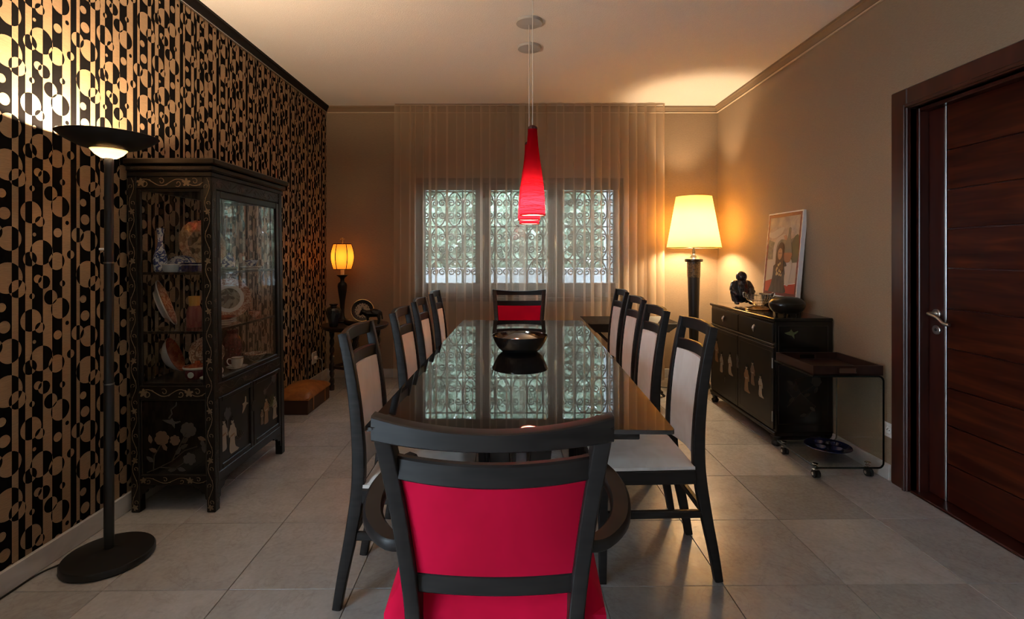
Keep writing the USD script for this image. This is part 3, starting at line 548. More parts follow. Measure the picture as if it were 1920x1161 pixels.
# ------------------------------------------------------------------ pendant lamps
def pendant(label, x, y, first=None):
    t = thing('pendant_lamp', label, 'pendant lamp', (x, y, 0), 0, 'red pendant lamps over the table')
    z0, z1 = 1.525, 2.035; pf = [(0, .0735), (.07, .0715), (.16, .066), (.25, .055), (.34, .041), (.42, .031), (.50, .0275), (.51, .026)]
    zz = np.linspace(0, .51, 24); rr = np.interp(zz, *zip(*pf)); rr = np.convolve(np.pad(rr, 2, 'edge'), np.ones(5) / 5, 'valid')
    part(t, 'glass_shade', lathe([(r, z0 + z) for z, r in zip(zz, rr)], 40), 'pendant_red', True)
    part(t, 'rim', lathe([(.0735, z0 + .002), (.0745, z0 - .002), (.0735, z0 - .003), (.070, z0 - .002), (.069, z0 + .002)], 40), 'pendant_thread', True)
    part(t, 'inner_sleeve', lathe([(.0665, z0 + .001), (.0665, z0 + .010), (.0655, z0 + .010), (.065, z0 + .001)], 40), 'porcelain', True)
    part(t, 'cap', lathe([(.0, z1 + .012), (.012, z1 + .012), (.027, z1 + .002), (.0285, z1 - .006), (.0285, z1 - .012)], 24), 'pendant_cap', 40)
    r2 = random.Random(4); th = []
    for k in range(34):
        zc = .02 + .19 * r2.random() ** 1.2; tilt = .012 * (r2.random() - .5) * 2.2; ph = r2.random() * 6.28; a = np.linspace(0, 2 * np.pi, 40, endpoint=False)
        z = zc + tilt * np.sin(a + ph) + .004 * np.sin(3 * a + k); r = np.interp(z, zz, rr) + .0006
        th.append(tube(np.c_[r * np.cos(a), r * np.sin(a), z0 + z], .00065, 4, True))
    part(t, 'wound_thread', join(*th), 'pendant_thread', kind='stuff')
    part(t, 'cable', tube([(0, 0, z1 + .01), (0, 0, C - .02)], .0028, 6), 'cord_white')
    part(t, 'ceiling_rose', lathe([(0, C - .024), (.010, C - .024), (.085, C - .017), (.090, C - .006), (.090, C - .0005), (0, C - .0005)], 36), 'rose_grey', 30)
    b = part(t, 'bulb', sph(.022, (0, 0, z0 + .16), 2, (1, 1, 1.3)), 'white_plastic', True)
    l = UsdLux.SphereLight.Define(stage, t + '/lamp_glow'); l.CreateRadiusAttr(.03); l.CreateIntensityAttr(BULB_PENDANT); l.CreateColorAttr((1, .62, .42)); l.AddTranslateOp().Set((0, 0, z0 + .062))
    return t
p0 = pendant('nearest and largest looking of the three red glass pendant lamps', .129, 2.965)
pendant('middle red glass pendant lamp of the three over the table', .124, 3.384)
pendant('farthest red glass pendant lamp of the three over the table', .141, 3.803)

# ------------------------------------------------------------------ torchiere by the patterned wall
ox, oy = -1.708, 2.167
t = thing('floor_lamp', 'black torchiere floor lamp with a wide bowl by the patterned wall', 'floor lamp', (ox, oy, 0))
part(t, 'base', lathe([(0, 0), (.155, 0), (.165, .006), (.165, .024), (.160, .031), (.05, .038), (.024, .050), (0, .050)], 48), 'black_satin', 40)
part(t, 'pole', join(lathe([(0, .045), (.0185, .045), (.0185, .74), (.0185, .745), (0, .745)], 20), lathe([(0, .75), (.0175, .75), (.0175, 1.26), (0, 1.26)], 20), lathe([(0, 1.264), (.0165, 1.264), (.0165, 1.708), (0, 1.708)], 20)), 'black_satin', 40)
for z in (.747, 1.262): part(t, 'joint_ring', lathe([(0, z - .003), (.0195, z - .003), (.0195, z + .003), (0, z + .003)], 20), 'ring_metal', 40)
part(t, 'switch_button', rot(cyl(.006, 0, .02), (0, 1, 0), -90) if False else box(-.040, -.016, -.006, .006, 1.315, 1.325, .002), 'white_plastic')
part(t, 'glass_collar', lathe([(.018, 1.707), (.030, 1.708), (.050, 1.722), (.066, 1.742), (.063, 1.742), (.048, 1.725), (.028, 1.712), (.018, 1.711)], 36), 'collar_glass', True)
part(t, 'bowl', lathe([(.062, 1.741), (.105, 1.754), (.150, 1.778), (.179, 1.802), (.1775, 1.803), (.148, 1.781), (.103, 1.758), (.060, 1.745)], 56), 'black_satin', 50)
l = UsdLux.SphereLight.Define(stage, t + '/lamp_glow'); l.CreateRadiusAttr(.022); l.CreateIntensityAttr(BULB_TORCH); l.CreateColorAttr((1, .72, .46)); l.AddTranslateOp().Set((0, 0, 1.752))
cord = curve([(-.160, -.03, .006), (-.20, -.10, .004), (-.207, -.20, .004), (-.209, -.32, .004), (-.211, -.50, .004), (-.212, -.75, .004)], 30)
part(t, 'cord', tube(cord, .0032, 6), 'black_matt', True)

# ------------------------------------------------------------------ tall floor lamp in the right corner
ox, oy = 1.800, 5.000
t = thing('floor_lamp', 'tall floor lamp with a glowing cream cone shade in the right corner', 'floor lamp', (ox, oy, 0))
part(t, 'base', lathe([(0, 0), (.15, 0), (.155, .01), (.150, .03), (.10, .045), (.055, .06), (.045, .09), (0, .09)], 40), 'black_satin', 40)
part(t, 'column', lathe([(0, .085), (.034, .085), (.040, .30), (.050, .80), (.058, 1.075), (0, 1.075)], 32), 'black_satin', 40)
part(t, 'patterned_collar', lathe([(0, 1.07), (.060, 1.07), (.061, 1.08), (.064, 1.225), (.0, 1.225)], 32), 'column_pattern', 40)
part(t, 'capital', lathe([(0, 1.222), (.082, 1.222), (.086, 1.232), (.084, 1.248), (.060, 1.254), (.038, 1.262), (.026, 1.290), (.014, 1.300), (.010, 1.36), (0, 1.36)], 32), 'antique_pod', 40)
part(t, 'shade', lathe([(.2570, 1.357), (.168, 1.862), (.1668, 1.862), (.2558, 1.357)], 56), 'shade_cream', 50)
part(t, 'shade_trim', join(lathe([(.2585, 1.355), (.2585, 1.363), (.2545, 1.363), (.2545, 1.355)], 56), lathe([(.1695, 1.858), (.1695, 1.865), (.1660, 1.865), (.1660, 1.858)], 56)), 'brass', 40)
for z in (1.49, 1.58):
    l = UsdLux.SphereLight.Define(stage, t + '/lamp_glow' + ('' if z < 1.5 else '_001')); l.CreateRadiusAttr(.04); l.CreateIntensityAttr(BULB_TALL); l.CreateColorAttr((1, .72, .42)); l.AddTranslateOp().Set((0, 0, z))
part(t, 'cord', tube(curve([(-.15, -.02, .005), (-.30, -.06, .004), (-.45, .05, .004), (-.60, -.02, .004), (-.70, .12, .004)], 30), .003, 5), 'black_matt')

# ------------------------------------------------------------------ round side table in the left corner, and what stands on it
sx, sy, sz = -1.500, 4.930, .622
t = thing('side_table', 'small round dark table with twisted legs in the left corner', 'side table', (sx, sy, 0))
part(t, 'table_top', lathe([(0, sz - .042), (.285, sz - .042), (.300, sz - .034), (.305, sz - .022), (.316, sz - .014), (.316, sz - .004), (.311, sz), (0, sz)], 48), 'wenge_plain', 30)
for a in (20, 110, 200, 290):
    a = math.radians(a); zz = np.linspace(.04, .58, 60); c = (.215 * math.cos(a), .215 * math.sin(a)); th = zz * 42
    part(t, 'twisted_leg', join(*[tube(np.c_[c[0] + .0095 * np.cos(th + q), c[1] + .0095 * np.sin(th + q), zz], .0135, 8) for q in (0, np.pi)], cyl(.024, 0, .05, 16, c), cyl(.026, .19, .25, 16, c), cyl(.026, .545, .582, 16, c)), 'wenge_plain', True)
ring = [(.215 * math.cos(math.radians(a)), .215 * math.sin(math.radians(a)), .22) for a in (20, 110, 200, 290)]
for i in range(4): part(t, 'stretcher', bar([ring[i], ring[(i + 1) % 4]], .02, .028), 'wenge_plain')

ox, oy = -1.668, 5.055
t = thing('table_lamp', 'dark turned table lamp with a small amber barrel shade', 'table lamp', (ox, oy, sz))
part(t, 'base', lathe([(0, 0), (.062, 0), (.066, .008), (.058, .022), (.034, .032), (.026, .05), (.020, .07), (.019, .12), (.026, .21), (.040, .30), (.046, .36), (.040, .385), (.022, .40), (.018, .42), (.024, .44), (.052, .462), (.054, .468), (.030, .470), (0, .470)], 32), 'lacquer_brown', 40)
part(t, 'candle_sleeve', cyl(.018, .468, .545, 18), 'cream_plastic', 40)
R6 = lambda z: .085 + .026 * math.sin(math.pi * (z - .525) / .25)
def hexring(z, k, r=None): a = math.radians(60 * k + 12); r = r or R6(z); return (r * math.cos(a), r * math.sin(a), z)
zz = np.linspace(.525, .775, 12); fr = np.array([[hexring(z, k) for k in range(7)] for z in zz])
v = fr.reshape(-1, 3); q = [(i * 7 + j, i * 7 + j + 1, (i + 1) * 7 + j + 1, (i + 1) * 7 + j) for i in range(11) for j in range(6)]
part(t, 'shade', (v, np.array(q)), 'shade_amber')
for k in range(6): part(t, 'shade_rib', tube([hexring(z, k, R6(z) + .001) for z in zz], .0035, 6), 'frame_wood', True)
part(t, 'shade_hoop', join(*[tube([hexring(z, k) for k in range(6)], .004, 6, True) for z in (.525, .775)]), 'frame_wood')
part(t, 'finial', join(lathe([(0, .76), (.006, .76), (.006, .785), (.011, .79), (.007, .80), (.012, .812), (.004, .82), (0, .82)], 14), *[tube(curve([(0, 0, .812), (s * .014, 0, .828), (s * .022, 0, .822)], 8), .0035, 6) for s in (-1, 1)], sph(.009, (0, 0, .832), 1)), 'brass', True)
l = UsdLux.SphereLight.Define(stage, t + '/lamp_glow'); l.CreateRadiusAttr(.022); l.CreateIntensityAttr(BULB_TABLE); l.CreateColorAttr((1, .52, .16)); l.AddTranslateOp().Set((0, 0, .65))

t = thing('vase', 'small black fluted vase on the round side table', 'vase', (-1.655, 4.770, sz))
a = np.linspace(0, 2 * np.pi, 49)[:-1]; pf = curve([(.035, 0, 0), (.040, 0, .01), (.050, 0, .06), (.068, 0, .13), (.060, 0, .165), (.034, 0, .183), (.030, 0, .192), (.042, 0, .206), (.036, 0, .206), (.026, 0, .19)], 26)
vv = np.array([[((r * (1 + .028 * math.cos(12 * b) * (1 if .03 < z < .17 else 0))) * math.cos(b), (r * (1 + .028 * math.cos(12 * b) * (1 if .03 < z < .17 else 0))) * math.sin(b), z) for b in a] for r, _, z in pf])
n = 48; q = [(i * n + j, i * n + (j + 1) % n, (i + 1) * n + (j + 1) % n, (i + 1) * n + j) for i in range(25) for j in range(n)]
part(t, 'body', join((vv.reshape(-1, 3), np.array(q)), cyl(.036, 0, .004, 24)), 'bronze_black', True)

def plate_mesh(r, depth=.018, th=.005, foot=True, n=40):
    p = [(0, depth * .25), (r * .62, depth * .25), (r * .70, depth * .45), (r * .97, depth), (r, depth + .001), (r * .985, depth - th * .7), (r * .70, depth * .45 - th), (r * .62, -.001)]
    if foot: p += [(r * .60, -.006), (r * .56, -.006), (r * .54, -.001)]
    return lathe(p + [(0, -.001)], n)
def easel(name, label, loc, rz, r):
    e = thing(name, label, 'plate stand', loc, rz, 'plate stands')
    for s in (-1, 1): part(e, 'wire', tube(curve([(s * r * .42, .028, .02), (s * r * .42, .030, .003), (s * r * .42, -.03, .003), (s * r * .40, -r * .55, .003), (s * r * .36, -r * .42, r * .45), (s * r * .30, -r * .28, r * .95)], 18), .0022, 5), 'black_satin')
    part(e, 'cross_wire', tube([(-r * .40, -r * .52, .0035), (r * .40, -r * .52, .0035)], .0022, 5), 'black_satin')
def standing_plate(name, label, pos, r, face, lean, parts, category='plate', depth=.018, group=None):
    """plate on its edge at pos; face = heading in degrees (0 = +X), lean = tilt back"""
    t = thing(name, label, category, pos, 0, group); f = math.radians(face); L_ = math.radians(lean)
    ez = np.array([math.cos(f) * math.cos(L_), math.sin(f) * math.cos(L_), math.sin(L_)]); ex = np.array([-math.sin(f), math.cos(f), 0]); ey = np.cross(ez, ex)
    o = ey * r + ez * 0
    for nm_, m, mt, sm in parts: part(t, nm_, frame(m, o, ex, ey, ez), mt, sm)
    return t
pr = .112
pts = []
for k in range(9):
    a = k * 40; pts.append(sa.rotate(sa.translate(sa.scale(sg.Point(0, 0).buffer(1, 6), .016, .034), 0, .040), a, origin=(0, 0)))
    pts.append(sa.rotate(sa.translate(sg.Point(0, 0).buffer(.008, 4), 0, .066), a + 20, origin=(0, 0)))
pts.append(sg.Point(0, 0).buffer(.016))
standing_plate('decorative_plate', 'round black plate with gold rim and pale flower on the side table', (-1.475, 5.075, sz), pr, -75, 12,
    [('plate', plate_mesh(pr), 'black_satin', 40), ('gold_rim', lathe([(pr * .93, .017), (pr * .95, .0205), (pr * 1.0, .0205), (pr * 1.005, .016)], 44), 'gilt', True), ('flower_inlay', mv(extr(unary_union(pts), .002), (0, 0, .0045)), 'ivory', False)], 'decorative plate')

# a small dark carved animal: one body, legs, head
def blend(bones, h=.006, it=6):
    import manifold3d as m3
    tot = None
    for a, b, ra, rb in bones:
        pts_ = np.vstack([sph(ra, a, 1)[0], sph(rb, b, 1)[0]]); m_ = m3.Manifold.hull_points(pts_); tot = m_ if tot is None else tot + m_
    tot = tot.refine_to_length(h); me = tot.to_mesh(); tm = trimesh.Trimesh(me.vert_properties[:, :3], me.tri_verts, process=True)
    trimesh.smoothing.filter_taubin(tm, iterations=it); return arr(tm)
t = thing('animal_figurine', 'small dark carved bull figurine on the side table', 'figurine', (-1.315, 4.880, sz), 8)
part(t, 'body', blend([((-.055, 0, .105), (.045, 0, .108), .034, .036), ((-.055, 0, .105), (-.095, 0, .125), .030, .024), ((-.095, 0, .125), (-.118, 0, .100), .022, .013), ((.0, 0, .118), (.045, 0, .11), .036, .034),
    ((-.050, .018, .095), (-.054, .020, .012), .016, .010), ((-.050, -.018, .095), (-.046, -.020, .012), .016, .010), ((.050, .018, .095), (.056, .020, .050), .018, .011), ((.056, .020, .05), (.050, .020, .012), .011, .010), ((.050, -.018, .095), (.056, -.020, .050), .018, .011), ((.056, -.020, .05), (.050, -.020, .012), .011, .010), ((.078, 0, .115), (.086, 0, .055), .006, .006)]), 'lacquer_brown', True)
for s in (-1, 1): part(t, 'horn', tube(curve([(-.095, s * .015, .143), (-.097, s * .034, .150), (-.104, s * .036, .168)], 8), np.linspace(.006, .002, 8), 7), 'lacquer_brown', True)
t = thing('carved_horn', 'dark curved horn with a pale tip lying before the table lamp', 'ornament', (-1.430, 4.765, sz), 0)
hp = curve([(-.125, .03, .052), (-.095, .02, .034), (-.03, .0, .028), (.06, -.01, .024), (.115, -.005, .026)], 24)
part(t, 'horn', tube(hp, np.interp(np.linspace(0, 1, 24), [0, .15, .5, 1], [.020, .032, .027, .014]), 14), 'lacquer_brown', True)
part(t, 'tip', tube(curve([hp[-2], hp[-1], hp[-1] + [.03, .004, .004]], 8), np.linspace(.0145, .008, 8), 12), 'ivory', True)

# leather box, sockets
lb = thing('storage_box', 'low brown leather box with a domed lid on the floor by the patterned wall', 'box', (-1.775, 4.345, 0))
part(lb, 'box', box(-.145, .145, -.245, .245, 0, .132, .006), 'leather_dark')
part(lb, 'lid', cushion(-.151, .151, -.251, .251, .118, .158, .052, .03, 15), 'leather', 50)
for y in (-.13, .13): part(lb, 'strap', box(.1445, .1475, y - .012, y + .012, .01, .118, .001), 'leather')
so = thing('power_socket', 'white wall socket with a plugged-in cable on the patterned wall', 'socket', (XL, 5.02, .275))
part(so, 'face_plate', box(.0009, .012, -.055, .055, -.058, .058, .004), 'white_plastic')
part(so, 'plug', join(rot(cyl(.018, 0, .04), (0, 1, 0), 90)), 'white_plastic', 40)
part(so, 'cable', tube(curve([(.04, 0, 0), (.09, -.02, -.02), (.105, -.06, -.14), (.10, -.10, -.262), (.085, .10, -.271), (.07, .25, -.271)], 30), .0035, 6), 'cord_white', True)
so2 = thing('power_socket', 'white wall socket on the right wall between the glass trolley and the door', 'socket', (XR, 2.925, .287))
part(so2, 'face_plate', box(-.010, -.0005, -.041, .041, -.041, .041, .003), 'white_plastic')
part(so2, 'outlet_ring', rot(lathe([(.018, .0085), (.0205, .0125), (.0225, .0125), (.0225, .0085)], 28), (0, 1, 0), -90), 'white_plastic', 30)
part(so2, 'pin_hole', join(*[mv(rot(cyl(.003, 0, .0012), (0, 1, 0), -90), (-.0098, y, 0)) for y in (-.009, .009)]), 'dark_hole')
part(so2, 'earth_pin', mv(rot(cyl(.0025, 0, .008), (0, 1, 0), -90), (-.0095, 0, .010)), 'steel')

# ------------------------------------------------------------------ inlay drawing helpers (flat shapes in a (u, v) plane, raised a hair)
def vine(length, width, seed, step=.085):
    """scrolling vine with curls and small flowers along u"""
    r = random.Random(seed); n = max(2, round(length / step)); st = length / n; g = []
    u = np.linspace(0, length, n * 12 + 1); g.append(sg.LineString(np.c_[u, width * .30 * np.sin(u / st * np.pi)]).buffer(width * .035))
    for k in range(n):
        c = np.array([(k + .5) * st, (1 if k % 2 else -1) * width * .10]); s = 1 if k % 2 else -1
        t = np.linspace(0, 1, 14); a = s * (2.2 - 5.2 * t); rr = width * .30 * (1 - .65 * t)
        g.append(sg.LineString(np.c_[c[0] + rr * np.cos(a), c[1] + rr * np.sin(a)]).buffer(width * .035))
        g.append(sa.rotate(sa.translate(sa.scale(sg.Point(0, 0).buffer(1, 3), width * .15, width * .06), c[0] + st * .32, -c[1] * 1.8), s * 40))
    for k in range(0, n + 1, 3):
        fl_ = unary_union([sa.rotate(sa.translate(sa.scale(sg.Point(0, 0).buffer(1, 3), width * .11, width * .20), 0, width * .20), a, origin=(0, 0)) for a in range(0, 360, 72)]); g.append(sa.translate(fl_, min(max(k * st, width * .4), length - width * .4), 0))
    return unary_union(g).simplify(.0004)
def robe(seed, h=1.0, kind=0):
    """standing robed figure, feet at 0, height h: list of (shape, material key)"""
    r = random.Random(seed); b = lambda *p: sg.Polygon(p)
    sway = (r.random() - .5) * .10
    dress = sg.Polygon(np.array(curve([(-.10, .78, 0), (-.14, .60, 0), (-.11, .42, 0), (-.15, .15, 0), (-.13 + sway, .0, 0), (.16 + sway, .0, 0), (.13, .2, 0), (.12, .45, 0), (.15, .62, 0), (.09, .80, 0)], 30))[:, :2]).buffer(0)
    sleeve = sg.Polygon([(.07, .74), (.20, .60), (.22, .40), (.15, .38), (.10, .56)]); sleeve2 = sg.Polygon([(-.07, .74), (-.19, .62), (-.17, .46), (-.11, .48), (-.09, .58)])
    train = sg.Polygon([(sway - .10, .10), (sway + .14, .10), (sway + .30, .0), (sway + .22, -.03), (sway - .14, -.02)])
    sash = sg.Polygon([(-.10, .50), (.11, .52), (.10, .47), (-.09, .45)])
    head = sa.translate(sa.scale(sg.Point(0, 0).buffer(1, 6), .058, .075), 0, .875); hair = unary_union([sa.translate(sa.scale(sg.Point(0, 0).buffer(1, 6), .062, .05), .006, .935), sg.Point(.03, .985).buffer(.030, 4)])
    body = unary_union([dress, sleeve, sleeve2] + ([train] if kind else []))
    return [(sa.scale(g, h, h, origin=(0, 0)), m) for g, m in ((body, 'robe'), (sash, 'sash'), (head, 'face'), (hair, 'hair'))]
def put(parent, name, g, o, ex, ey, d, mt, lift=0.0, label=None, kind=None):
    """extrude the flat shape g on the plane (o, ex, ey) outward by d"""
    ez = np.cross(ex, ey); m = extr(g, d)
    return part(parent, name, frame(m, np.array(o, float) + np.array(ez) * lift, ex, ey, ez), mt, world=True, label=label, kind=kind)
def figure(parent, o, ex, ey, h, seed, colors, kind=0, name='inlay_figure', label=None):
    top = None; ez = np.cross(ex, ey)
    for k, (g, m) in enumerate(robe(seed, h, kind)):
        nm_ = name if k == 0 else {'sash': 'sash', 'face': 'face', 'hair': 'hair'}[m]
        q = put(parent if k == 0 else top, nm_, g, o, ex, ey, .0022 if k == 0 else .0028 + .0004 * k, colors[m], 0, label if k == 0 else None)
        if k == 0: top = q
FIG = [dict(robe='ivory', sash='amber_stone', face='ivory', hair='black_matt'), dict(robe='amber_stone', sash='ivory', face='ivory', hair='black_matt'), dict(robe='brown_stone', sash='ivory', face='ivory', hair='black_matt'), dict(robe='soap_grey', sash='gold_dim', face='soap_grey', hair='black_matt')]
def petal_flower(r, n=7, seed=0):
    q = random.Random(seed); return unary_union([sa.rotate(sa.translate(sa.scale(sg.Point(0, 0).buffer(1, 5), r * .42 * (.8 + .4 * q.random()), r * .5), 0, r * .52), 360 / n * k + 20 * q.random(), origin=(0, 0)) for k in range(n)] + [sg.Point(0, 0).buffer(r * .4)])
def leaf_shape(l, w): return sg.Polygon([(0, 0), (l * .3, w), (l * .7, w * .8), (l, 0), (l * .7, -w * .8), (l * .3, -w)])
def bird(s): return unary_union([sg.Polygon([(-.5, .05), (-.1, .16), (.30, .10), (.55, .22), (.60, .16), (.40, -.02), (.05, -.16), (-.25, -.08)]), sg.Polygon([(-.12, .10), (.05, .34), (.20, .10)]), sg.Polygon([(.0, -.05), (.30, -.42), (.26, .02)])]).buffer(0) if s == 1 else sa.scale(bird(1), s, s, origin=(0, 0))

# ------------------------------------------------------------------ lacquer display cabinet on the left
CL, CR, CN, CF = -1.903, -1.480, 2.555, 3.345        # left, front, near and far faces
t = thing('display_cabinet', 'tall black lacquer display cabinet with glass doors and gold vine inlay', 'display cabinet', ((CL + CR) / 2, (CN + CF) / 2, 0)); CAB = t
def lean(m):
    v, f = arr(m); v = v.copy(); v[:, 0] -= .022 * v[:, 2] / 1.77; return v, f
def cpart(name, m, mt, smooth=False, parent=None, label=None, kind=None): return part(parent or t, name, lean(m), mt, smooth, label, kind, True)
pw = .044
for x in (CL, CR - pw):
    for y in (CN, CF - pw): cpart('post', box(x, x + pw, y, y + pw, 0, 1.69, .004), 'lacquer_brown')
cpart('cornice', join(box(CL, CR + .004, CN - .004, CF + .004, 1.688, 1.712, .003), box(CL, CR + .020, CN - .018, CF + .018, 1.712, 1.745, .008), box(CL, CR + .034, CN - .032, CF + .032, 1.745, 1.776, .006)), 'lacquer_brown')
Z1, Z2, ZF = 1.205, .905, .635                       # shelves and cabinet floor
def ring_rails(z0, z1, name, th=.022, back=True):
    cpart(name, box(CL + pw, CR - pw, CN + .004, CN + .004 + th, z0, z1), 'lacquer_brown'); cpart(name, box(CL + pw, CR - pw, CF - .004 - th, CF - .004, z0, z1), 'lacquer_brown')
    cpart(name, box(CR - .004 - th, CR - .004, CN + pw, CF - pw, z0, z1), 'lacquer_brown')
    if back: cpart(name, box(CL + .004, CL + .004 + th, CN + pw, CF - pw, z0, z1), 'lacquer_brown')
ring_rails(1.628, 1.69, 'frieze_rail'); ring_rails(.565, ZF, 'middle_rail'); ring_rails(.135, .185, 'bottom_rail')
cpart('cabinet_floor', box(CL + .012, CR - .012, CN + .012, CF - .012, ZF - .015, ZF, .002), 'black_satin'); cpart('bottom_board', box(CL + .012, CR - .012, CN + .012, CF - .012, .17, .185, .002), 'black_satin'); cpart('roof_board', box(CL + .01, CR - .01, CN + .01, CF - .01, 1.676, 1.688, .001), 'black_satin')
for z in (Z1, Z2):
    s_ = cpart('shelf', box(CL + .03, CR - .034, CN + .034, CF - .034, z - .007, z, .001), 'cabinet_glass')
    cpart('shelf_edge', join(box(CR - .034, CR - .028, CN + pw, CF - pw, z - .012, z + .001, .001), box(CL + pw, CR - pw, CN + .028, CN + .034, z - .012, z + .001, .001)), 'lacquer_brown')
for y0, y1 in ((CN + .008, CN + .022), (CF - .022, CF - .008)):
    fr = cpart('side_window', join(box(CL + pw, CL + pw + .016, y0, y1, ZF, 1.628, .002), box(CR - pw - .016, CR - pw, y0, y1, ZF, 1.628, .002), box(CL + pw + .016, CR - pw - .016, y0, y1, ZF, ZF + .014, .002), box(CL + pw + .016, CR - pw - .016, y0, y1, 1.614, 1.628, .002)), 'lacquer_brown')
    cpart('glass_pane', box(CL + pw + .012, CR - pw - .012, (y0 + y1) / 2 - .002, (y0 + y1) / 2 + .002, ZF + .010, 1.618, 0), 'cabinet_glass', parent=fr)
dn, df, dx0, dx1 = CN + pw + .002, CF - pw - .002, CR - .020, CR - .002
dr = cpart('glass_door', join(box(dx0, dx1, dn, dn + .036, ZF + .004, 1.624, .003), box(dx0, dx1, df - .036, df, ZF + .004, 1.624, .003), box(dx0, dx1, dn + .036, df - .036, ZF + .004, ZF + .024, .003), box(dx0, dx1, dn + .036, df - .036, 1.588, 1.624, .003)), 'lacquer_brown')
cpart('door_pane', box(CR - .013, CR - .009, dn + .032, df - .032, ZF + .02, 1.592, 0), 'cabinet_glass', parent=dr)
cpart('lock_plate', box(dx1 - .001, dx1 + .002, dn + .012, dn + .024, 1.28, 1.42, .0005), 'black_matt', parent=dr)
for x0, x1, y0, y1 in ((CL + pw, CR - pw, CN + .012, CN + .022), (CL + pw, CR - pw, CF - .022, CF - .012)): cpart('side_panel', box(x0, x1, y0, y1, .185, .565, .001), 'black_lacquer')
cpart('back_panel', box(CL + .006, CL + .014, CN + pw, CF - pw, .185, .565, .001), 'black_satin')
mid = (CN + CF) / 2
doors = []
for y0, y1 in ((CN + pw + .003, mid - .002), (mid + .002, CF - pw - .003)):
    d_ = cpart('cupboard_door', join(box(dx0, dx1, y0, y0 + .03, .188, .562, .003), box(dx0, dx1, y1 - .03, y1, .188, .562, .003), box(dx0, dx1, y0 + .03, y1 - .03, .188, .215, .003), box(dx0, dx1, y0 + .03, y1 - .03, .535, .562, .003), box(dx0, dx1 - .008, y0 + .03, y1 - .03, .21, .54, 0)), 'lacquer_brown'); doors.append(d_)
cpart('lock_disc', mv(rot(cyl(.030, 0, .004), (0, 1, 0), 90), (dx1 - .001, mid, .42)), 'lacquer_brown')
for y0, y1 in ((CN, CF),):
    for yy, s in ((CN + pw, 1), (CF - pw, -1)):
        g = sg.Polygon([(0, 0), (.10, 0), (.095, -.012), (.055, -.018), (.045, -.035), (.016, -.042), (.012, -.075), (0, -.08)])
        cpart('apron_bracket', frame(extr(g, .018), (CR - .022, yy, .136), (0, s, 0), (0, 0, 1), (1, 0, 0)), 'lacquer_brown')
    for xx, s in ((CL + pw, 1), (CR - pw, -1)):
        g = sg.Polygon([(0, 0), (.07, 0), (.062, -.014), (.035, -.02), (.028, -.038), (.010, -.045), (.008, -.07), (0, -.075)])
        cpart('apron_bracket', frame(extr(g, .018), (xx, CN + .006, .136), (s, 0, 0), (0, 0, 1), (0, 1, 0)), 'lacquer_brown')
EX, EZ = np.array([1., 0, 0]), np.array([0, 0, 1.]); EYm = np.array([0, 1., 0])
def cput(name, g, o, ex, ey, mt, d=.0012, parent=None, kind=None):
    m = extr(g, d); ez = np.cross(ex, ey); part(parent or t, name, lean(frame(m, o, ex, ey, ez)), mt, world=True, kind=kind)
W_ = CR - CL - 2 * pw
for z, h_ in ((1.659, .056), (.60, .056), (.160, .042)): cput('vine_inlay', vine(W_, h_, 3), (CL + pw, CN + .004, z), EX, EZ, 'gold_line')
for z, h_ in ((1.659, .056), (.60, .056)): cput('vine_inlay', vine(CF - CN - 2 * pw, h_, 9), (CR - .004, CN + pw, z), EYm, EZ, 'gold_dim')
for x in (CL + pw / 2, CR - pw / 2): cput('vine_inlay', vine(1.67, pw * .9, 5), (x, CN, .01), EZ, -EX, 'gold_line')
cput('vine_inlay', vine(1.62, pw * .8, 6), (CR, CN + pw / 2, .04), EZ, -EYm, 'gold_dim')
cput('cornice_inlay', sg.box(0, -.002, W_ + .06, .002).union(vine(W_, .02, 8)), (CL + .03, CN - .018, 1.729), EX, EZ, 'gold_dim')
lines = sg.box(0, 0, W_ - .01, .376).difference(sg.box(.003, .003, W_ - .013, .373)); cput('border_line', lines, (CL + pw + .005, CN + .012, .187), EX, EZ, 'gold_dim')
# flowers and a bird on the near lower panel (u right, v up, from the panel's lower left corner)
o = (CL + pw, CN + .012, .187); sc = W_ / 640.0       # panel is 640 units wide in the sketch below
def fl_(name, g, u, v, mt, ang=0): cput(name, sa.translate(sa.rotate(g, ang, origin=(0, 0)), u * sc, v * sc), o, EX, EZ, mt, .0016)
fl_('inlay_flower', petal_flower(75 * sc, 8, 1), 460, 430, 'soap_grey'); fl_('inlay_flower', petal_flower(70 * sc, 8, 2), 205, 350, 'brown_stone'); fl_('inlay_flower', petal_flower(62 * sc, 6, 3), 470, 150, 'soap_grey'); fl_('inlay_flower', petal_flower(50 * sc, 7, 4), 330, 330, 'brown_stone')
fl_('inlay_bird', sa.scale(bird(1), 160 * sc, 120 * sc, origin=(0, 0)), 290, 505, 'soap_grey', -10)
fl_('inlay_sprig', sg.LineString([(0, 0), (30 * sc, 40 * sc), (20 * sc, 80 * sc), (70 * sc, 120 * sc), (75 * sc, 150 * sc)]).buffer(5 * sc), 275, 545, 'soap_grey')
fl_('inlay_branch', unary_union([sg.LineString(np.array(p) * sc).buffer(4.5 * sc) for p in ([(60, 20), (160, 60), (300, 130), (420, 230), (540, 270)], [(120, 40), (130, 180), (200, 300)], [(300, 130), (360, 250), (440, 400)], [(180, 70), (330, 60), (440, 130)])]), 0, 0, 'gold_dim')
r4 = random.Random(4)
for u, v, a in [(580, 330, -60), (550, 360, -20), (600, 290, -80), (380, 250, 30), (250, 230, 120), (160, 220, 160), (340, 190, 60), (120, 120, 140), (260, 40, 10), (350, 60, -15), (100, 300, 100), (400, 300, 45)]: fl_('inlay_leaf', leaf_shape(85 * sc, 20 * sc), u, v, r4.choice(['soap_grey', 'brown_stone', 'gold_dim']), a)
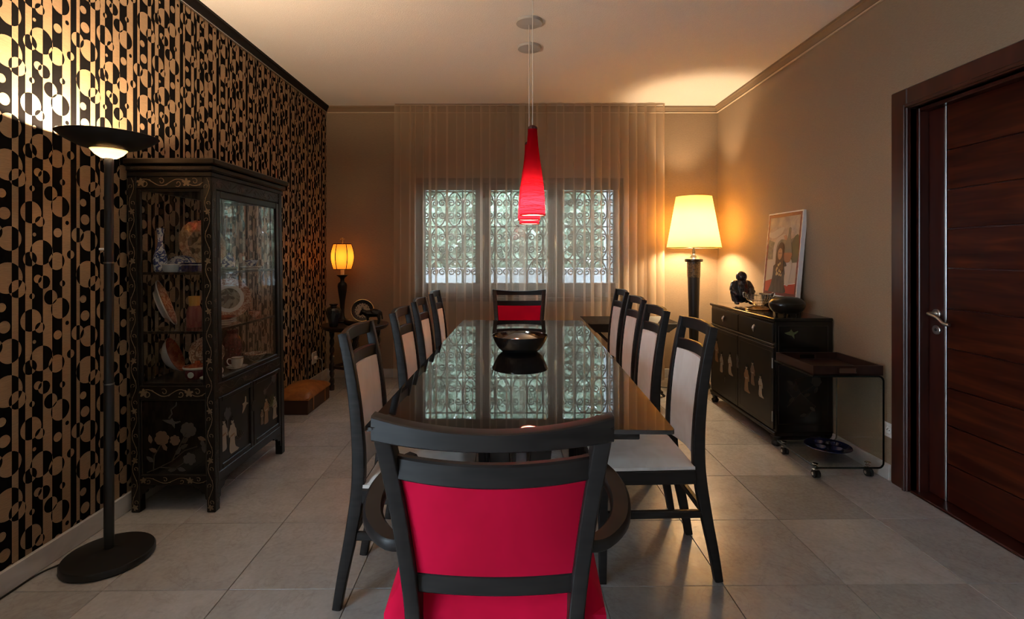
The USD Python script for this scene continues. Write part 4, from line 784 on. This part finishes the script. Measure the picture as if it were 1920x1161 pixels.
# figures on the two cupboard doors
ox = dx1 - .008
def cfig(d_, y, z, h, seed, col, kind=0):
    top = None; e1, e2 = EYm, EZ
    for k, (g, m) in enumerate(robe(seed, h, kind)):
        part(d_ if top is None else d_, 'inlay_figure' if k == 0 else m, lean(frame(extr(g, .002 + .0005 * k), (ox - .022 * 0, y, z), e1, e2, np.cross(e1, e2))), col[m], world=True); top = 1
cfig(doors[0], 2.655, .275, .17, 1, FIG[0]); cfig(doors[0], 2.735, .235, .19, 2, FIG[0], 1); cfig(doors[1], 3.115, .265, .165, 3, FIG[1]); cfig(doors[1], 3.225, .262, .15, 4, FIG[0], 1); cfig(doors[1], 3.06, .275, .10, 5, FIG[2])
def cin(d_, name, g, y, z, mt): part(d_, name, lean(frame(extr(g, .002), (ox, y, z), EYm, EZ, EX)), mt, world=True)
cin(doors[0], 'inlay_bird', sa.rotate(bird(.085), 60), 2.865, .45, 'ivory'); cin(doors[0], 'inlay_grass', unary_union([sg.LineString([(0, 0), (.05 * math.cos(a), .05 * math.sin(a))]).buffer(.0018) for a in np.linspace(.3, 2.8, 7)]), 2.81, .275, 'gold_dim')
cin(doors[0], 'inlay_tree', petal_flower(.035, 6, 8).union(sg.box(-.004, -.10, .004, 0)), 2.69, .455, 'soap_grey')
cin(doors[1], 'inlay_branch', sg.LineString([(-.07, -.02), (-.02, .0), (.03, .02), (.06, .05)]).buffer(.0025).union(sa.translate(petal_flower(.032, 7, 3), .06, .04)).union(sa.translate(petal_flower(.018, 6, 4), -.06, -.015)), 3.16, .475, 'soap_grey')
cin(doors[1], 'inlay_grass', unary_union([sg.LineString([(0, 0), (.07 * math.cos(a), .07 * math.sin(a))]).buffer(.002) for a in np.linspace(.2, 2.9, 9)]), 3.19, .345, 'soap_green')

# ------------------------------------------------------------------ china in the cabinet
def sx_(x, z): return x - .022 * z / 1.77
def item(name, label, cat, x, y, z, parts, rz=0, group=None):
    k = thing(name, label, cat, (sx_(x, z), y, z + .0008), rz, group)
    for q in parts: part(k, *q)
    return k
item('bottle_vase', 'blue and white long-necked vase on the top shelf of the cabinet', 'vase', -1.822, 2.672, Z1, [('body', lathe(curve([(.0, 0, 0), (.024, 0, .0), (.030, 0, .02), (.033, 0, .06), (.026, 0, .10), (.014, 0, .135), (.012, 0, .175), (.016, 0, .205), (.019, 0, .226), (.014, 0, .226), (.009, 0, .19)], 30)[:, [0, 2]].clip(0), 32), 'blue_white', True)])
item('covered_bowl', 'large blue and white domed bowl behind the small cup', 'bowl', -1.800, 2.815, Z1, [('bowl', lathe([(0, 0), (.045, 0), (.062, .018), (.068, .036), (.066, .040), (0, .040)], 36), 'blue_white', 40), ('lid', lathe([(.068, .0405), (.066, .052), (.055, .070), (.030, .083), (0, .087)], 36), 'blue_white', True)])
item('small_cup', 'small pale trellis-patterned cup on the top shelf', 'cup', -1.770, 2.675, Z1, [('cup', lathe([(0, 0), (.030, 0), (.036, .010), (.037, .038), (.034, .038), (.032, .010), (0, .008)], 30), 'trellis', 40), ('rim', lathe([(.0375, .036), (.0375, .040), (.0335, .040), (.0335, .036)], 30), 'white_plastic', 40)])
item('trinket_box', 'square dark blue lidded box on the top shelf', 'box', -1.655, 2.685, Z1, [('box', box(-.045, .045, -.035, .035, 0, .036, .004), 'navy'), ('lid', box(-.047, .047, -.037, .037, .0365, .048, .004), 'navy'), ('white_edge', box(-.0475, .0475, -.0375, .0375, .0355, .038, .0005), 'white_plastic')])
item('cloche_jar', 'dark domed patterned jar behind the glass door', 'jar', -1.620, 2.955, Z1, [('base', lathe([(0, 0), (.042, 0), (.042, .012), (.036, .018), (0, .018)], 30), 'black_satin', 40), ('dome', lathe([(.034, .018), (.035, .050), (.026, .074), (.010, .086), (.008, .098), (0, .10)], 30), 'blue_white', True)])
item('saucer', 'white saucer under the blue bowl on the top shelf', 'saucer', -1.575, 3.125, Z1, [('saucer', mv(plate_mesh(.062, .010, .004), (0, 0, .006)), 'porcelain', 40)])
item('rice_bowl', 'blue and white rice bowl standing on a saucer', 'bowl', -1.575, 3.125, Z1 + .010, [('bowl', lathe([(0, 0), (.018, 0), (.020, .006), (.033, .025), (.037, .046), (.034, .046), (.030, .026), (0, .010)], 32), 'blue_white', 40)])
def cplate(name, label, x, y, z, r, face, lean_, parts, depth=.018): return standing_plate(name, label, (sx_(x, z), y, z + .003), r, face, lean_, parts, 'plate', depth, 'plates standing in the cabinet')
def scallop(r, n=14, depth=.018):
    m = plate_mesh(r, depth, n=84); v = m[0].copy(); a = np.arctan2(v[:, 1], v[:, 0]); rad = np.hypot(v[:, 0], v[:, 1]); k = 1 + .035 * np.clip((rad / r - .6) / .4, 0, 1) * np.abs(np.sin(n * a / 2)); v[:, :2] *= k[:, None]; return v, m[1]
cplate('standing_plate', 'large gold patterned plate standing on the top shelf', -1.775, 2.99, Z1, .145, -22, 14, [('plate', scallop(.145, 20), 'gold_plate', 40), ('centre', lathe([(0, .0055), (.085, .0055), (.086, .004)], 40), 'sepia', False)])
cplate('standing_plate', 'white and orange dish seen nearly edge-on on the middle shelf', -1.815, 2.735, Z2, .128, 27, 20, [('plate', plate_mesh(.128, .030, .007), 'porcelain', 40), ('front_glaze', lathe([(0, .0085), (.078, .0085), (.088, .0145), (.122, .031)], 40), 'copper_rim', True)])
cplate('standing_plate', 'copper-rimmed plate with a bird in the centre, standing on the middle shelf', -1.690, 3.08, Z2, .122, -52, 8, [('plate', plate_mesh(.122, .018, .005), 'copper_rim', 40), ('white_band', lathe([(.062, .0062), (.078, .0062), (.084, .0090)], 40), 'porcelain', True), ('centre', lathe([(0, .0056), (.062, .0056)], 40), 'sepia', False), ('painted_bird', mv(extr(sa.rotate(bird(.075), 70), .001), (-.01, .005, .0058)), 'brown_stone', False)])
for k in range(3): item('dinner_plate', ['white dinner plate at the bottom of the small stack on the middle shelf', 'white dinner plate in the middle of the small stack', 'rust-coloured plate on top of the small stack'][k], 'plate', -1.590, 2.83, Z2 + .008 + .012 * k, [('plate', plate_mesh(.075 - .003 * k, .014, .004), 'porcelain' if k < 2 else 'rust', 40)], 0, 'stacked plates on the middle shelf')
item('sugar_bowl', 'small rust and white bowl at the far end of the middle shelf', 'bowl', -1.585, 3.18, Z2, [('bowl', lathe([(0, 0), (.016, 0), (.018, .006), (.034, .022), (.036, .036), (.033, .036), (.028, .020), (0, .009)], 30), 'copper_rim', 40)])
item('art_vase', 'square-shouldered glass vase, yellow above and red below', 'vase', -1.692, 2.745, Z2, [('body', lathe([(0, 0), (.036, 0), (.038, .01), (.037, .085), (.028, .112), (.026, .115)], 30), 'vase_red', 40), ('neck', lathe([(.026, .115), (.027, .130), (.029, .166), (.026, .166), (.023, .125)], 30), 'vase_yellow', True)])
cplate('standing_plate', 'deep orange bowl tipped on its edge at the cabinet bottom', -1.838, 2.790, ZF, .098, 17, 22, [('bowl', lathe([(0, -.004), (.04, -.004), (.055, .004), (.085, .028), (.098, .050), (.094, .050), (.080, .028), (.05, .008), (0, .006)], 40), 'porcelain', 40), ('inner_glaze', lathe([(0, .0075), (.05, .0095), (.079, .0295), (.0945, .0515), (.0985, .051)], 40), 'rust', True)])
cplate('standing_plate', 'scalloped cream plate with brown ring standing at the cabinet bottom', -1.728, 2.915, ZF, .092, -40, 12, [('plate', scallop(.092), 'scallop_plate', 40), ('brown_ring', lathe([(.055, .0050), (.064, .0062)], 40), 'brown_stone', False), ('posy', mv(extr(petal_flower(.026, 7, 2), .001), (0, 0, .0048)), 'brown_stone', False)])
item('tureen', 'small plum red pot with a white lid edge at the cabinet bottom', 'pot', -1.672, 2.735, ZF, [('pot', lathe([(0, 0), (.050, 0), (.058, .012), (.060, .040), (.055, .052), (0, .052)], 36), 'plum', 40), ('lid', lathe([(.064, .052), (.070, .058), (.066, .064), (.045, .070), (.015, .078), (.012, .090), (0, .092)], 36), 'rust', True), ('lid_rim', lathe([(.066, .0515), (.0715, .058), (.067, .0645), (.063, .058)], 36), 'porcelain', True), ('medallion', rot(mv(extr(sg.Point(0, 0).buffer(.016), .002), (0, .026, .0585)), (1, 0, 0), 90), 'porcelain', False)])
def cup_parts(h=.058): return [('cup', lathe([(0, 0), (.020, 0), (.022, .004), (.027, .010), (.031, h * .55), (.033, h), (.0305, h), (.028, h * .5), (.022, .010), (0, .008)], 32), 'porcelain', 40), ('handle', tube(curve([(.031, 0, h * .86), (.046, 0, h * .88), (.052, 0, h * .62), (.044, 0, h * .34), (.029, 0, h * .28)], 14), .0032, 8), 'porcelain', True), ('gilt_rim', lathe([(.0333, h - .003), (.0335, h + .0005), (.0303, h + .0005)], 32), 'gilt', True)]
for lab, x, y, rz in (('white tea cup with gilt rim, nearest the cabinet post', -1.566, 2.685, 20), ('white tea cup with gilt rim, in the middle of the cabinet floor', -1.566, 2.935, 200)):
    item('saucer', lab.replace('tea cup with gilt rim', 'saucer under the tea cup'), 'saucer', x, y, ZF, [('saucer', mv(plate_mesh(.056, .010, .004), (0, 0, .006)), 'porcelain', 40)], 0, 'saucers in the cabinet')
    item('tea_cup', lab, 'cup', x, y, ZF + .010, cup_parts(), rz, 'white tea cups in the cabinet')
item('serving_bowl', 'low pinkish bowl at the far end of the cabinet floor', 'bowl', -1.590, 3.185, ZF, [('bowl', lathe([(0, 0), (.030, 0), (.032, .006), (.060, .028), (.066, .044), (.063, .044), (.055, .028), (0, .010)], 36), 'scallop_plate', 40), ('rim', lathe([(.0665, .041), (.0668, .0455), (.0625, .0455)], 36), 'copper_rim', True)])
vs_ = lathe(curve([(.0, 0, 0), (.040, 0, 0), (.046, 0, .03), (.055, 0, .10), (.050, 0, .15), (.030, 0, .185), (.034, 0, .205), (.029, 0, .205), (.022, 0, .185)], 18)[:, [0, 2]].clip(0), 14)
studs = [mv(sph(.0032, (0, 0, 0), 1), ((.0535 - .012 * abs(z - .10) / .08) * math.cos(a), (.0535 - .012 * abs(z - .10) / .08) * math.sin(a), z)) for z in (.04, .07, .10, .13) for a in np.arange(10) * .628 + z * 9]
item('faceted_vase', 'dark wine-red faceted vase with bright studs at the cabinet bottom', 'vase', -1.655, 3.045, ZF, [('body', vs_, 'wine', False), ('stud', join(*studs), 'chrome', True, None, 'stuff')])

# ------------------------------------------------------------------ black lacquer sideboard on the right
SL, SR, SN, SF, SB, ST = 1.775, 2.172, 3.43, 4.52, .085, .866
t = thing('sideboard', 'black lacquer sideboard with inlaid robed figures against the right wall', 'sideboard', ((SL + SR) / 2, (SN + SF) / 2, 0)); SBD = t
def spart(name, m, mt, smooth=False, parent=None, kind=None): return part(parent or t, name, m, mt, smooth, None, kind, True)
spart('case', box(SL + .012, SR, SN, SF, SB, ST - .022, .004), 'black_lacquer')
spart('top', box(SL - .004, SR, SN - .006, SF + .006, ST - .022, ST, .005), 'black_lacquer')
spart('plinth', box(SL - .002, SR, SN - .006, SF + .006, SB - .012, SB + .014, .005), 'lacquer_brown')
for x, y in ((SL + .03, SN + .03), (SL + .03, SF - .03), (SR - .03, SN + .03), (SR - .03, SF - .03)):
    spart('foot', mv(lathe([(0, 0), (.022, 0), (.030, .010), (.030, .022), (.020, .034), (.024, .050), (.036, .064), (.036, .074), (0, .074)], 18), (x, y, 0)), 'black_satin', 40)
ms = (SN + SF) / 2; z0, z1 = .695, .825
for y0, y1 in ((SN + .02, ms - .004), (ms + .004, SF - .02)):
    d_ = spart('drawer', box(SL + .002, SL + .016, y0, y1, z0, z1, .004), 'lacquer_brown')
    yc = (y0 + y1) / 2
    spart('drawer_pull', join(mv(rot(cyl(.012, 0, .004, 16), (0, 1, 0), -90), (SL + .002, yc, .775)), mv(rot(lathe([(0, 0), (.007, 0), (.009, .008), (.012, .016), (.008, .026), (.003, .040), (0, .044)], 14), (0, 1, 0), 180), (SL - .006, yc, .776)), mv(sph(.006, (0, 0, 0), 1), (SL - .005, yc, .776))), 'steel', 40, d_)
spart('waist_molding', box(SL - .002, SL + .014, SN + .004, SF - .004, .672, .688, .003), 'lacquer_brown')
dd = []
for y0, y1 in ((SN + .012, ms - .002), (ms + .002, SF - .012)):
    d_ = spart('door', box(SL, SL + .016, y0, y1, .108, .664, .003), 'lacquer_brown'); dd.append(d_)
    put(d_, 'border_line', sg.box(0, 0, y1 - y0 - .06, .50).difference(sg.box(.003, .003, y1 - y0 - .063, .497)), (SL, y1 - .03, .136), (0, -1, 0), (0, 0, 1), .0008, 'gold_dim')
for y, d_ in ((SN + .016, dd[0]), (SF - .016, dd[1])):
    for z in (.20, .56): spart('hinge', mv(cyl(.0045, -.035, .035, 10), (SL - .003, y, z)), 'steel', 40, d_)
put(t, 'key_line', sg.box(0, -.0012, SF - SN - .02, .0012), (SL - .004, SF - .01, ST - .020), (0, -1, 0), (0, 0, 1), .0006, 'gold_dim')
put(t, 'border_line', sg.box(0, 0, .335, .225).difference(sg.box(.0025, .0025, .3325, .2225)), (SL + .03, SN, .59), (1, 0, 0), (0, 0, 1), .0006, 'gold_dim'); put(t, 'border_line', sg.box(0, 0, .335, .40).difference(sg.box(.0025, .0025, .3325, .3975)), (SL + .03, SN, .15), (1, 0, 0), (0, 0, 1), .0006, 'gold_dim')
# figures: sketch coordinates (a, b) measured on the photograph's enlargement, cast onto the front plane
def on_front(a, b): px, py = 1320 + a / 4.004, 560 + b / 4.004; Y = F * SL / (px - CX); return Y, H - (py - CY) * Y / F
for k, (a, b0, b1, col, kd) in enumerate([(95, 470, 300, 1, 0), (132, 550, 400, 0, 0), (195, 568, 402, 0, 1), (252, 518, 405, 3, 0), (158, 630, 580, 3, 0), (320, 695, 490, 1, 1), (366, 645, 463, 2, 0), (425, 735, 565, 0, 1)]):
    Y, zb = on_front(a, b0); _, zt = on_front(a, b1); d_ = dd[1] if Y > ms else dd[0]; top = None
    for q, (g, m) in enumerate(robe(20 + k, zt - zb, kd)): put(d_, 'inlay_figure' if q == 0 else m, g, (SL, Y, zb), (0, -1, 0), (0, 0, 1), .002 + .0006 * q, FIG[col][m])
put(t, 'inlay_bird', sa.scale(bird(1), .085, .085, origin=(0, 0)), (SL + .112, SN, .762), (1, 0, 0), (0, 0, 1), .0018, 'soap_green')
put(t, 'inlay_flower', petal_flower(.035, 7, 4), (SL + .285, SN, .44), (1, 0, 0), (0, 0, 1), .0016, 'gold_dim'); put(t, 'inlay_branch', unary_union([sg.LineString(np.array(p) * .001).buffer(.0016) for p in ([(60, 120), (150, 210), (285, 290)], [(150, 210), (110, 300), (230, 330)], [(150, 210), (250, 120), (200, 60)], [(110, 160), (60, 230)])]), (SL + .03, SN, .15), (1, 0, 0), (0, 0, 1), .0012, 'gold_dim')
for k, (x, z, a) in enumerate([(.10, .30, 40), (.15, .37, 100), (.20, .34, 20), (.24, .27, -40), (.13, .42, 150), (.22, .22, 200), (.27, .36, 60)]): put(t, 'inlay_leaf', sa.rotate(leaf_shape(.05, .012), a, origin=(0, 0)), (SL + x, SN, z), (1, 0, 0), (0, 0, 1), .0014, 'gold_dim')

# things on the sideboard
t = thing('sculpture', 'glossy black crouching figure sculpture with a ball head on the sideboard', 'sculpture', (1.955, 4.315, ST + .008), 0)
part(t, 'body', blend([((0, 0, .074), (0, .005, .135), .066, .062), ((0, 0, .135), (0, 0, .165), .062, .058), ((-.050, 0, .164), (-.070, -.012, .130), .040, .034), ((.050, 0, .164), (.070, -.012, .130), .040, .034), ((-.070, -.012, .130), (-.062, -.050, .085), .032, .026), ((.070, -.012, .130), (.062, -.050, .085), .032, .026),
    ((-.045, .0, .045), (-.078, -.030, .105), .036, .028), ((.045, 0, .045), (.078, -.03, .105), .036, .028), ((-.078, -.030, .105), (-.060, -.050, .018), .026, .017), ((.078, -.03, .105), (.060, -.05, .018), .026, .017), ((-.060, -.040, .016), (-.060, -.075, .014), .016, .012), ((.060, -.04, .016), (.060, -.075, .014), .016, .012), ((0, .01, .052), (0, .0, .07), .045, .055), ((0, 0, .16), (0, 0, .20), .026, .022)], .007, 10), 'bronze_black', True)
part(t, 'head', sph(.044, (0, -.004, .232), 3, (1, 1, 1.04)), 'bronze_black', True)
t = thing('glass_bowl', 'footed cut-glass bowl on a gilt stand between sculpture and lidded pot', 'bowl', (1.945, 3.985, ST), 0)
part(t, 'gilt_stand', lathe([(0, 0), (.098, 0), (.102, .005), (.098, .011), (.070, .016), (.045, .026), (0, .026)], 40), 'gilt', 40)
gl = lathe([(0, .028), (.030, .028), (.050, .045), (.088, .072), (.100, .110), (.103, .122), (.098, .122), (.092, .108), (.080, .076), (.040, .046), (0, .040)], 20); part(t, 'bowl', gl, 'crystal')
part(t, 'handle', join(*[tube(curve([(s * .092, 0, .085), (s * .118, 0, .100), (s * .122, 0, .130), (s * .102, 0, .125)], 12), .005, 8) for s in (-1, 1)]), 'chrome', True)
t = thing('lidded_pot', 'dark bulging oval lidded pot at the near end of the sideboard', 'pot', (1.930, 3.555, ST), 10)
part(t, 'body', mv(lathe(curve([(.001, 0, .018), (.06, 0, .018), (.10, 0, .035), (.122, 0, .070), (.118, 0, .098), (.09, 0, .122), (.05, 0, .133), (.001, 0, .136)], 24)[:, [0, 2]], 40), (0, 0, 0), (1, .82, 1)), 'antique_pod', True)
part(t, 'lid_line', mv(lathe([(.1215, .088), (.1235, .091), (.1205, .094)], 40), (0, 0, 0), (1, .82, 1)), 'black_matt', True)
for a in (45, 135, 225, 315): part(t, 'foot', mv(lathe([(0, 0), (.007, 0), (.014, .026), (0, .03)], 8), (.07 * math.cos(math.radians(a)), .058 * math.sin(math.radians(a)), 0)), 'antique_pod')
t = thing('painting_stand', 'low black wooden stand that lifts the leaning painting', 'stand', (2.118, 4.00, ST))
part(t, 'shelf', box(-.052, .050, -.235, .235, .083, .098, .003), 'black_satin')
for y in (-.20, .20): part(t, 'leg', box(-.045, .045, y - .010, y + .010, 0, .083, .003), 'black_satin')
# leaning framed painting of a woman carrying a water jar (flat painted shapes on a canvas)
pt = thing('painting', 'white-edged painting of a woman carrying a jar, leaning on the right wall', 'painting', (2.103, 4.00, .9655))
tl = math.atan2(.058, .665); eu = np.array([0, -1., 0]); ev = np.array([math.sin(tl), 0, math.cos(tl)]); en = np.cross(eu, ev); PWd, PHt = .50, .665
def ppart(name, g, mt, lift, d=.0012, parent=None): part(parent or pt, name, frame(extr(g, d), en * lift, eu, ev, en), mt)
ppart('canvas_edge', sg.box(-PWd / 2, 0, PWd / 2, PHt), 'white_canvas', -.030, .030); cvs = pt + '/canvas_edge'
ppart('maroon_border', sg.box(-PWd / 2 + .010, .008, PWd / 2 - .012, PHt - .010).difference(sg.box(-PWd / 2 + .036, .032, PWd / 2 - .030, PHt - .036)), 'art_maroon', .0004)
def art(name, pts, mt, lift, smooth=True):
    """points in a 0..1 square of the picture"""
    p = np.array(pts, float); u = -PWd / 2 + .036 + p[:, 0] * (PWd - .066); v = .032 + p[:, 1] * (PHt - .068); q = np.c_[u, v, 0 * u]
    if smooth: q = np.vstack([q, q[:1]]); q = curve(q, len(p) * 6)
    ppart(name, sg.Polygon(q[:, :2]).buffer(0), mt, lift, .0006)
art('painted_sky', [(0, .40), (1, .40), (1, 1), (0, 1)], 'art_sky', .0002, False); art('painted_hills', [(0, .44), (1, .40), (1, .74), (.86, .72), (.7, .68), (.45, .70), (.25, .66), (0, .70)], 'art_ground', .0008, False)
art('painted_trees', [(.66, .42), (1, .40), (1, .72), (.90, .74), (.80, .66), (.72, .60)], 'art_green', .0011); art('painted_wall', [(0, .12), (.30, .17), (.30, .44), (0, .42)], 'art_white', .0013, False); art('painted_wall', [(.55, .10), (1, .14), (1, .40), (.55, .38)], 'art_white', .0013, False)
art('painted_cushion', [(0, 0), (.28, 0), (.30, .18), (0, .13)], 'art_red', .0016, False); art('painted_cushion', [(.62, 0), (1, 0), (1, .13), (.66, .10)], 'art_red', .0016, False)
art('painted_cloud', [(0, .74), (.2, .72), (.45, .78), (.5, .86), (.3, .84), (.1, .80), (0, .80)], 'art_white', .0010)
art('painted_dress', [(.12, 0), (.68, 0), (.66, .10), (.64, .22), (.70, .33), (.60, .42), (.45, .44), (.30, .42), (.25, .37), (.24, .22), (.20, .10)], 'art_dress', .0020); art('painted_arm', [(.23, .34), (.20, .48), (.21, .62), (.30, .71), (.50, .765), (.60, .75), (.58, .71), (.42, .69), (.32, .62), (.30, .48), (.31, .38)], 'art_white', .0024)
art('painted_sleeve', [(.62, .34), (.66, .24), (.68, .12), (.78, .10), (.82, .22), (.86, .38), (.80, .44), (.72, .36)], 'art_white', .0024); art('painted_jug', [(.575, .50), (.82, .50), (.80, .60), (.77, .68), (.745, .74), (.745, .84), (.675, .84), (.665, .74), (.61, .66), (.57, .58)], 'art_jug', .0027); art('painted_jug_base', [(.57, .52), (.82, .52), (.82, .46), (.76, .40), (.64, .40), (.575, .46)], 'art_clay', .0030)
art('painted_headscarf', [(.31, .32), (.32, .50), (.36, .60), (.44, .66), (.54, .64), (.58, .56), (.58, .40), (.60, .30), (.52, .26), (.40, .26)], 'art_hair', .0030); art('painted_face', [(.375, .50), (.38, .55), (.44, .585), (.51, .56), (.52, .49), (.48, .44), (.43, .43), (.39, .46)], 'art_skin', .0034); art('painted_hand', [(.52, .745), (.60, .75), (.64, .70), (.58, .69)], 'art_skin', .0034)
for u in (.425, .48): art('painted_eye', [(u - .016, .512), (u + .016, .512), (u + .014, .521), (u - .014, .521)], 'art_hair', .0038)
art('painted_mouth', [(.435, .462), (.475, .462), (.468, .469), (.442, .469)], 'art_clay', .0038)
r7 = random.Random(7)
for k in range(16): u, v = .36 + .18 * r7.random(), .22 + .17 * r7.random(); q = sa.translate(sa.scale(sg.Point(0, 0).buffer(1, 4), .009, .011), -PWd / 2 + .036 + u * (PWd - .066), .032 + v * (PHt - .068)); ppart('painted_coin', q, 'art_gold', .0036, .0005)

# ------------------------------------------------------------------ glass trolley with a tray
t = thing('glass_trolley', 'bent clear glass trolley on casters beside the sideboard', 'trolley', (1.93, 3.13, 0))
gx0_, gx1_, gn, gf, gzb, gzt = 1.735, 2.142, 2.925, 3.345, .070, .596; R0 = .030
pth = [(gx0_ + .02, gzb)] + [(gx1_ - R0 + R0 * math.sin(a), gzb + R0 - R0 * math.cos(a)) for a in np.linspace(0, np.pi / 2, 7)] + [(gx1_ - R0 + R0 * math.cos(a), gzt - R0 + R0 * math.sin(a)) for a in np.linspace(0, np.pi / 2, 7)] + [(gx0_, gzt)]
line = sg.LineString(pth); sec = line.buffer(.005, cap_style=2, join_style=1)
part(t, 'bent_glass', frame(extr(sec, gf - gn), (0, gf, 0), (1, 0, 0), (0, 0, 1), (0, -1, 0)), 'trolley_glass', 30, world=True)
for y, m_ in ((gn - .0025, 'glass_edge'), (gf, 'glass_edge_pale')): part(t, 'polished_edge', frame(extr(sec, .0025), (0, y + .0025, 0), (1, 0, 0), (0, 0, 1), (0, -1, 0)), m_, world=True)
part(t, 'polished_edge', box(gx0_ + .017, gx0_ + .020, gn, gf, gzb - .005, gzb + .005, .0005), 'glass_edge', world=True)
for x, y in ((1.775, 2.965), (2.095, 2.985), (1.780, 3.31), (2.095, 3.31)):
    c = part(t, 'caster', join(cyl(.014, .058, .0655, 16), cyl(.006, .048, .06, 10), box(-.016, .016, -.012, .012, .040, .052, .003), mv(cyl(.017, .0755, .080, 16), (0, 0, 0)), cyl(.005, .07, .078, 8)), 'chrome', 40)
    UsdGeom.Xformable(stage.GetPrimAtPath(c)).AddTranslateOp().Set((x - 1.93, y - 3.13, 0))
    for s in (-1, 1):
        w = part(c, 'wheel', mv(rot(lathe([(0, -.008), (.018, -.008), (.0225, -.005), (.0225, .005), (.018, .008), (0, .008)], 20), (0, 1, 0), 90), (s * .011, -.006, .0227)), 'rubber', 40)
        part(c, 'hub', mv(rot(cyl(.010, 0, .002, 14), (0, 1, 0), 90 * s), (s * .0192, -.006, .0227)), 'chrome')
ty = thing('serving_tray', 'dark wooden serving tray with cut-out handles on the glass trolley', 'tray', (1.937, 3.125, gzt + .0055))
hx, hy2, hh = .200, .205, .056
part(ty, 'tray_floor', box(-hx, hx, -hy2, hy2, 0, .009, .002), 'tray_wood')
def side_wall(L_, hole):
    g = sg.box(-L_, 0, L_, hh)
    return g.difference(sg.box(-.045, .020, .045, .036).buffer(.006, 4)) if hole else g
for s in (-1, 1):
    part(ty, 'end_wall', frame(extr(side_wall(hx, True), .011), (0, s * hy2 - (.011 if s > 0 else 0) + .011, 0.0), (1, 0, 0), (0, 0, 1), (0, -1, 0)), 'tray_wood'); part(ty, 'side_wall', frame(extr(side_wall(hy2 - .011, False), .011), (s * hx - (.011 if s > 0 else 0), 0, 0), (0, 1, 0), (0, 0, 1), (1, 0, 0)), 'tray_wood')
t = thing('snack_dish', 'dark blue glazed round dish with raised cups on the lower glass', 'dish', (1.985, 3.185, gzb + .0052))
part(t, 'dish', lathe([(0, 0), (.075, 0), (.100, .010), (.132, .026), (.130, .029), (.098, .014), (.07, .006), (0, .006)], 44), 'navy_glaze', 40)
for a in range(0, 360, 90): part(t, 'small_cup', mv(lathe([(0, .006), (.022, .007), (.034, .020), (.036, .030), (.033, .030), (.020, .012), (0, .010)], 24), (.062 * math.cos(math.radians(a + 20)), .062 * math.sin(math.radians(a + 20)), .0)), 'navy_glaze', 40)
part(t, 'knob', lathe([(0, .006), (.012, .006), (.008, .025), (.016, .040), (.010, .052), (0, .055)], 18), 'bronze_black', 40)

# ------------------------------------------------------------------ folding tray table behind the right-hand chairs
tx_, ty_ = 1.10, 4.775
t = thing('tray_table', 'dark folding tray table on crossed legs behind the right-hand chairs', 'tray table', (tx_, ty_, 0))
def ringpts(hx, hy, z): return np.array([(-hx, -hy, z), (hx, -hy, z), (hx, hy, z), (-hx, hy, z)])
A, B = ringpts(.41, .26, .675), ringpts(.335, .195, .600)
for k in range(4):
    i, j = k, (k + 1) % 4; o4 = np.array([A[i], A[j], B[j], B[i]]); nrm = np.cross(o4[1] - o4[0], o4[3] - o4[0]); nrm /= np.linalg.norm(nrm)
    part(t, 'rim_board', slab(np.array([[A[i], A[j]], [B[i], B[j]]]), np.array([[A[i], A[j]], [B[i], B[j]]]) + nrm * .013), 'wenge_plain')
part(t, 'tray_floor', box(-.335, .335, -.195, .195, .592, .604), 'wenge_plain')
for y in (-.17, .17):
    part(t, 'crossed_leg', bar([(-.30, y, .004), (.30, y, .590)], .022, .032, (0, 1, 0)), 'wenge_plain'); part(t, 'crossed_leg', bar([(.30, y + .024, .004), (-.30, y + .024, .590)], .022, .032, (0, 1, 0)), 'wenge_plain')
for x, z in ((-.29, .58), (.29, .58), (-.27, .05), (.27, .05)): part(t, 'crossbar', tube([(x, -.18, z), (x, .205, z)], .010, 10), 'wenge_plain', True)
solo('note_card', rot(box(1.235, 1.285, 4.70, 4.78, .6055, .607, .0004), (1, 0, 0), 0), 'white_canvas', 'small white card lying on the folding tray table', 'card')
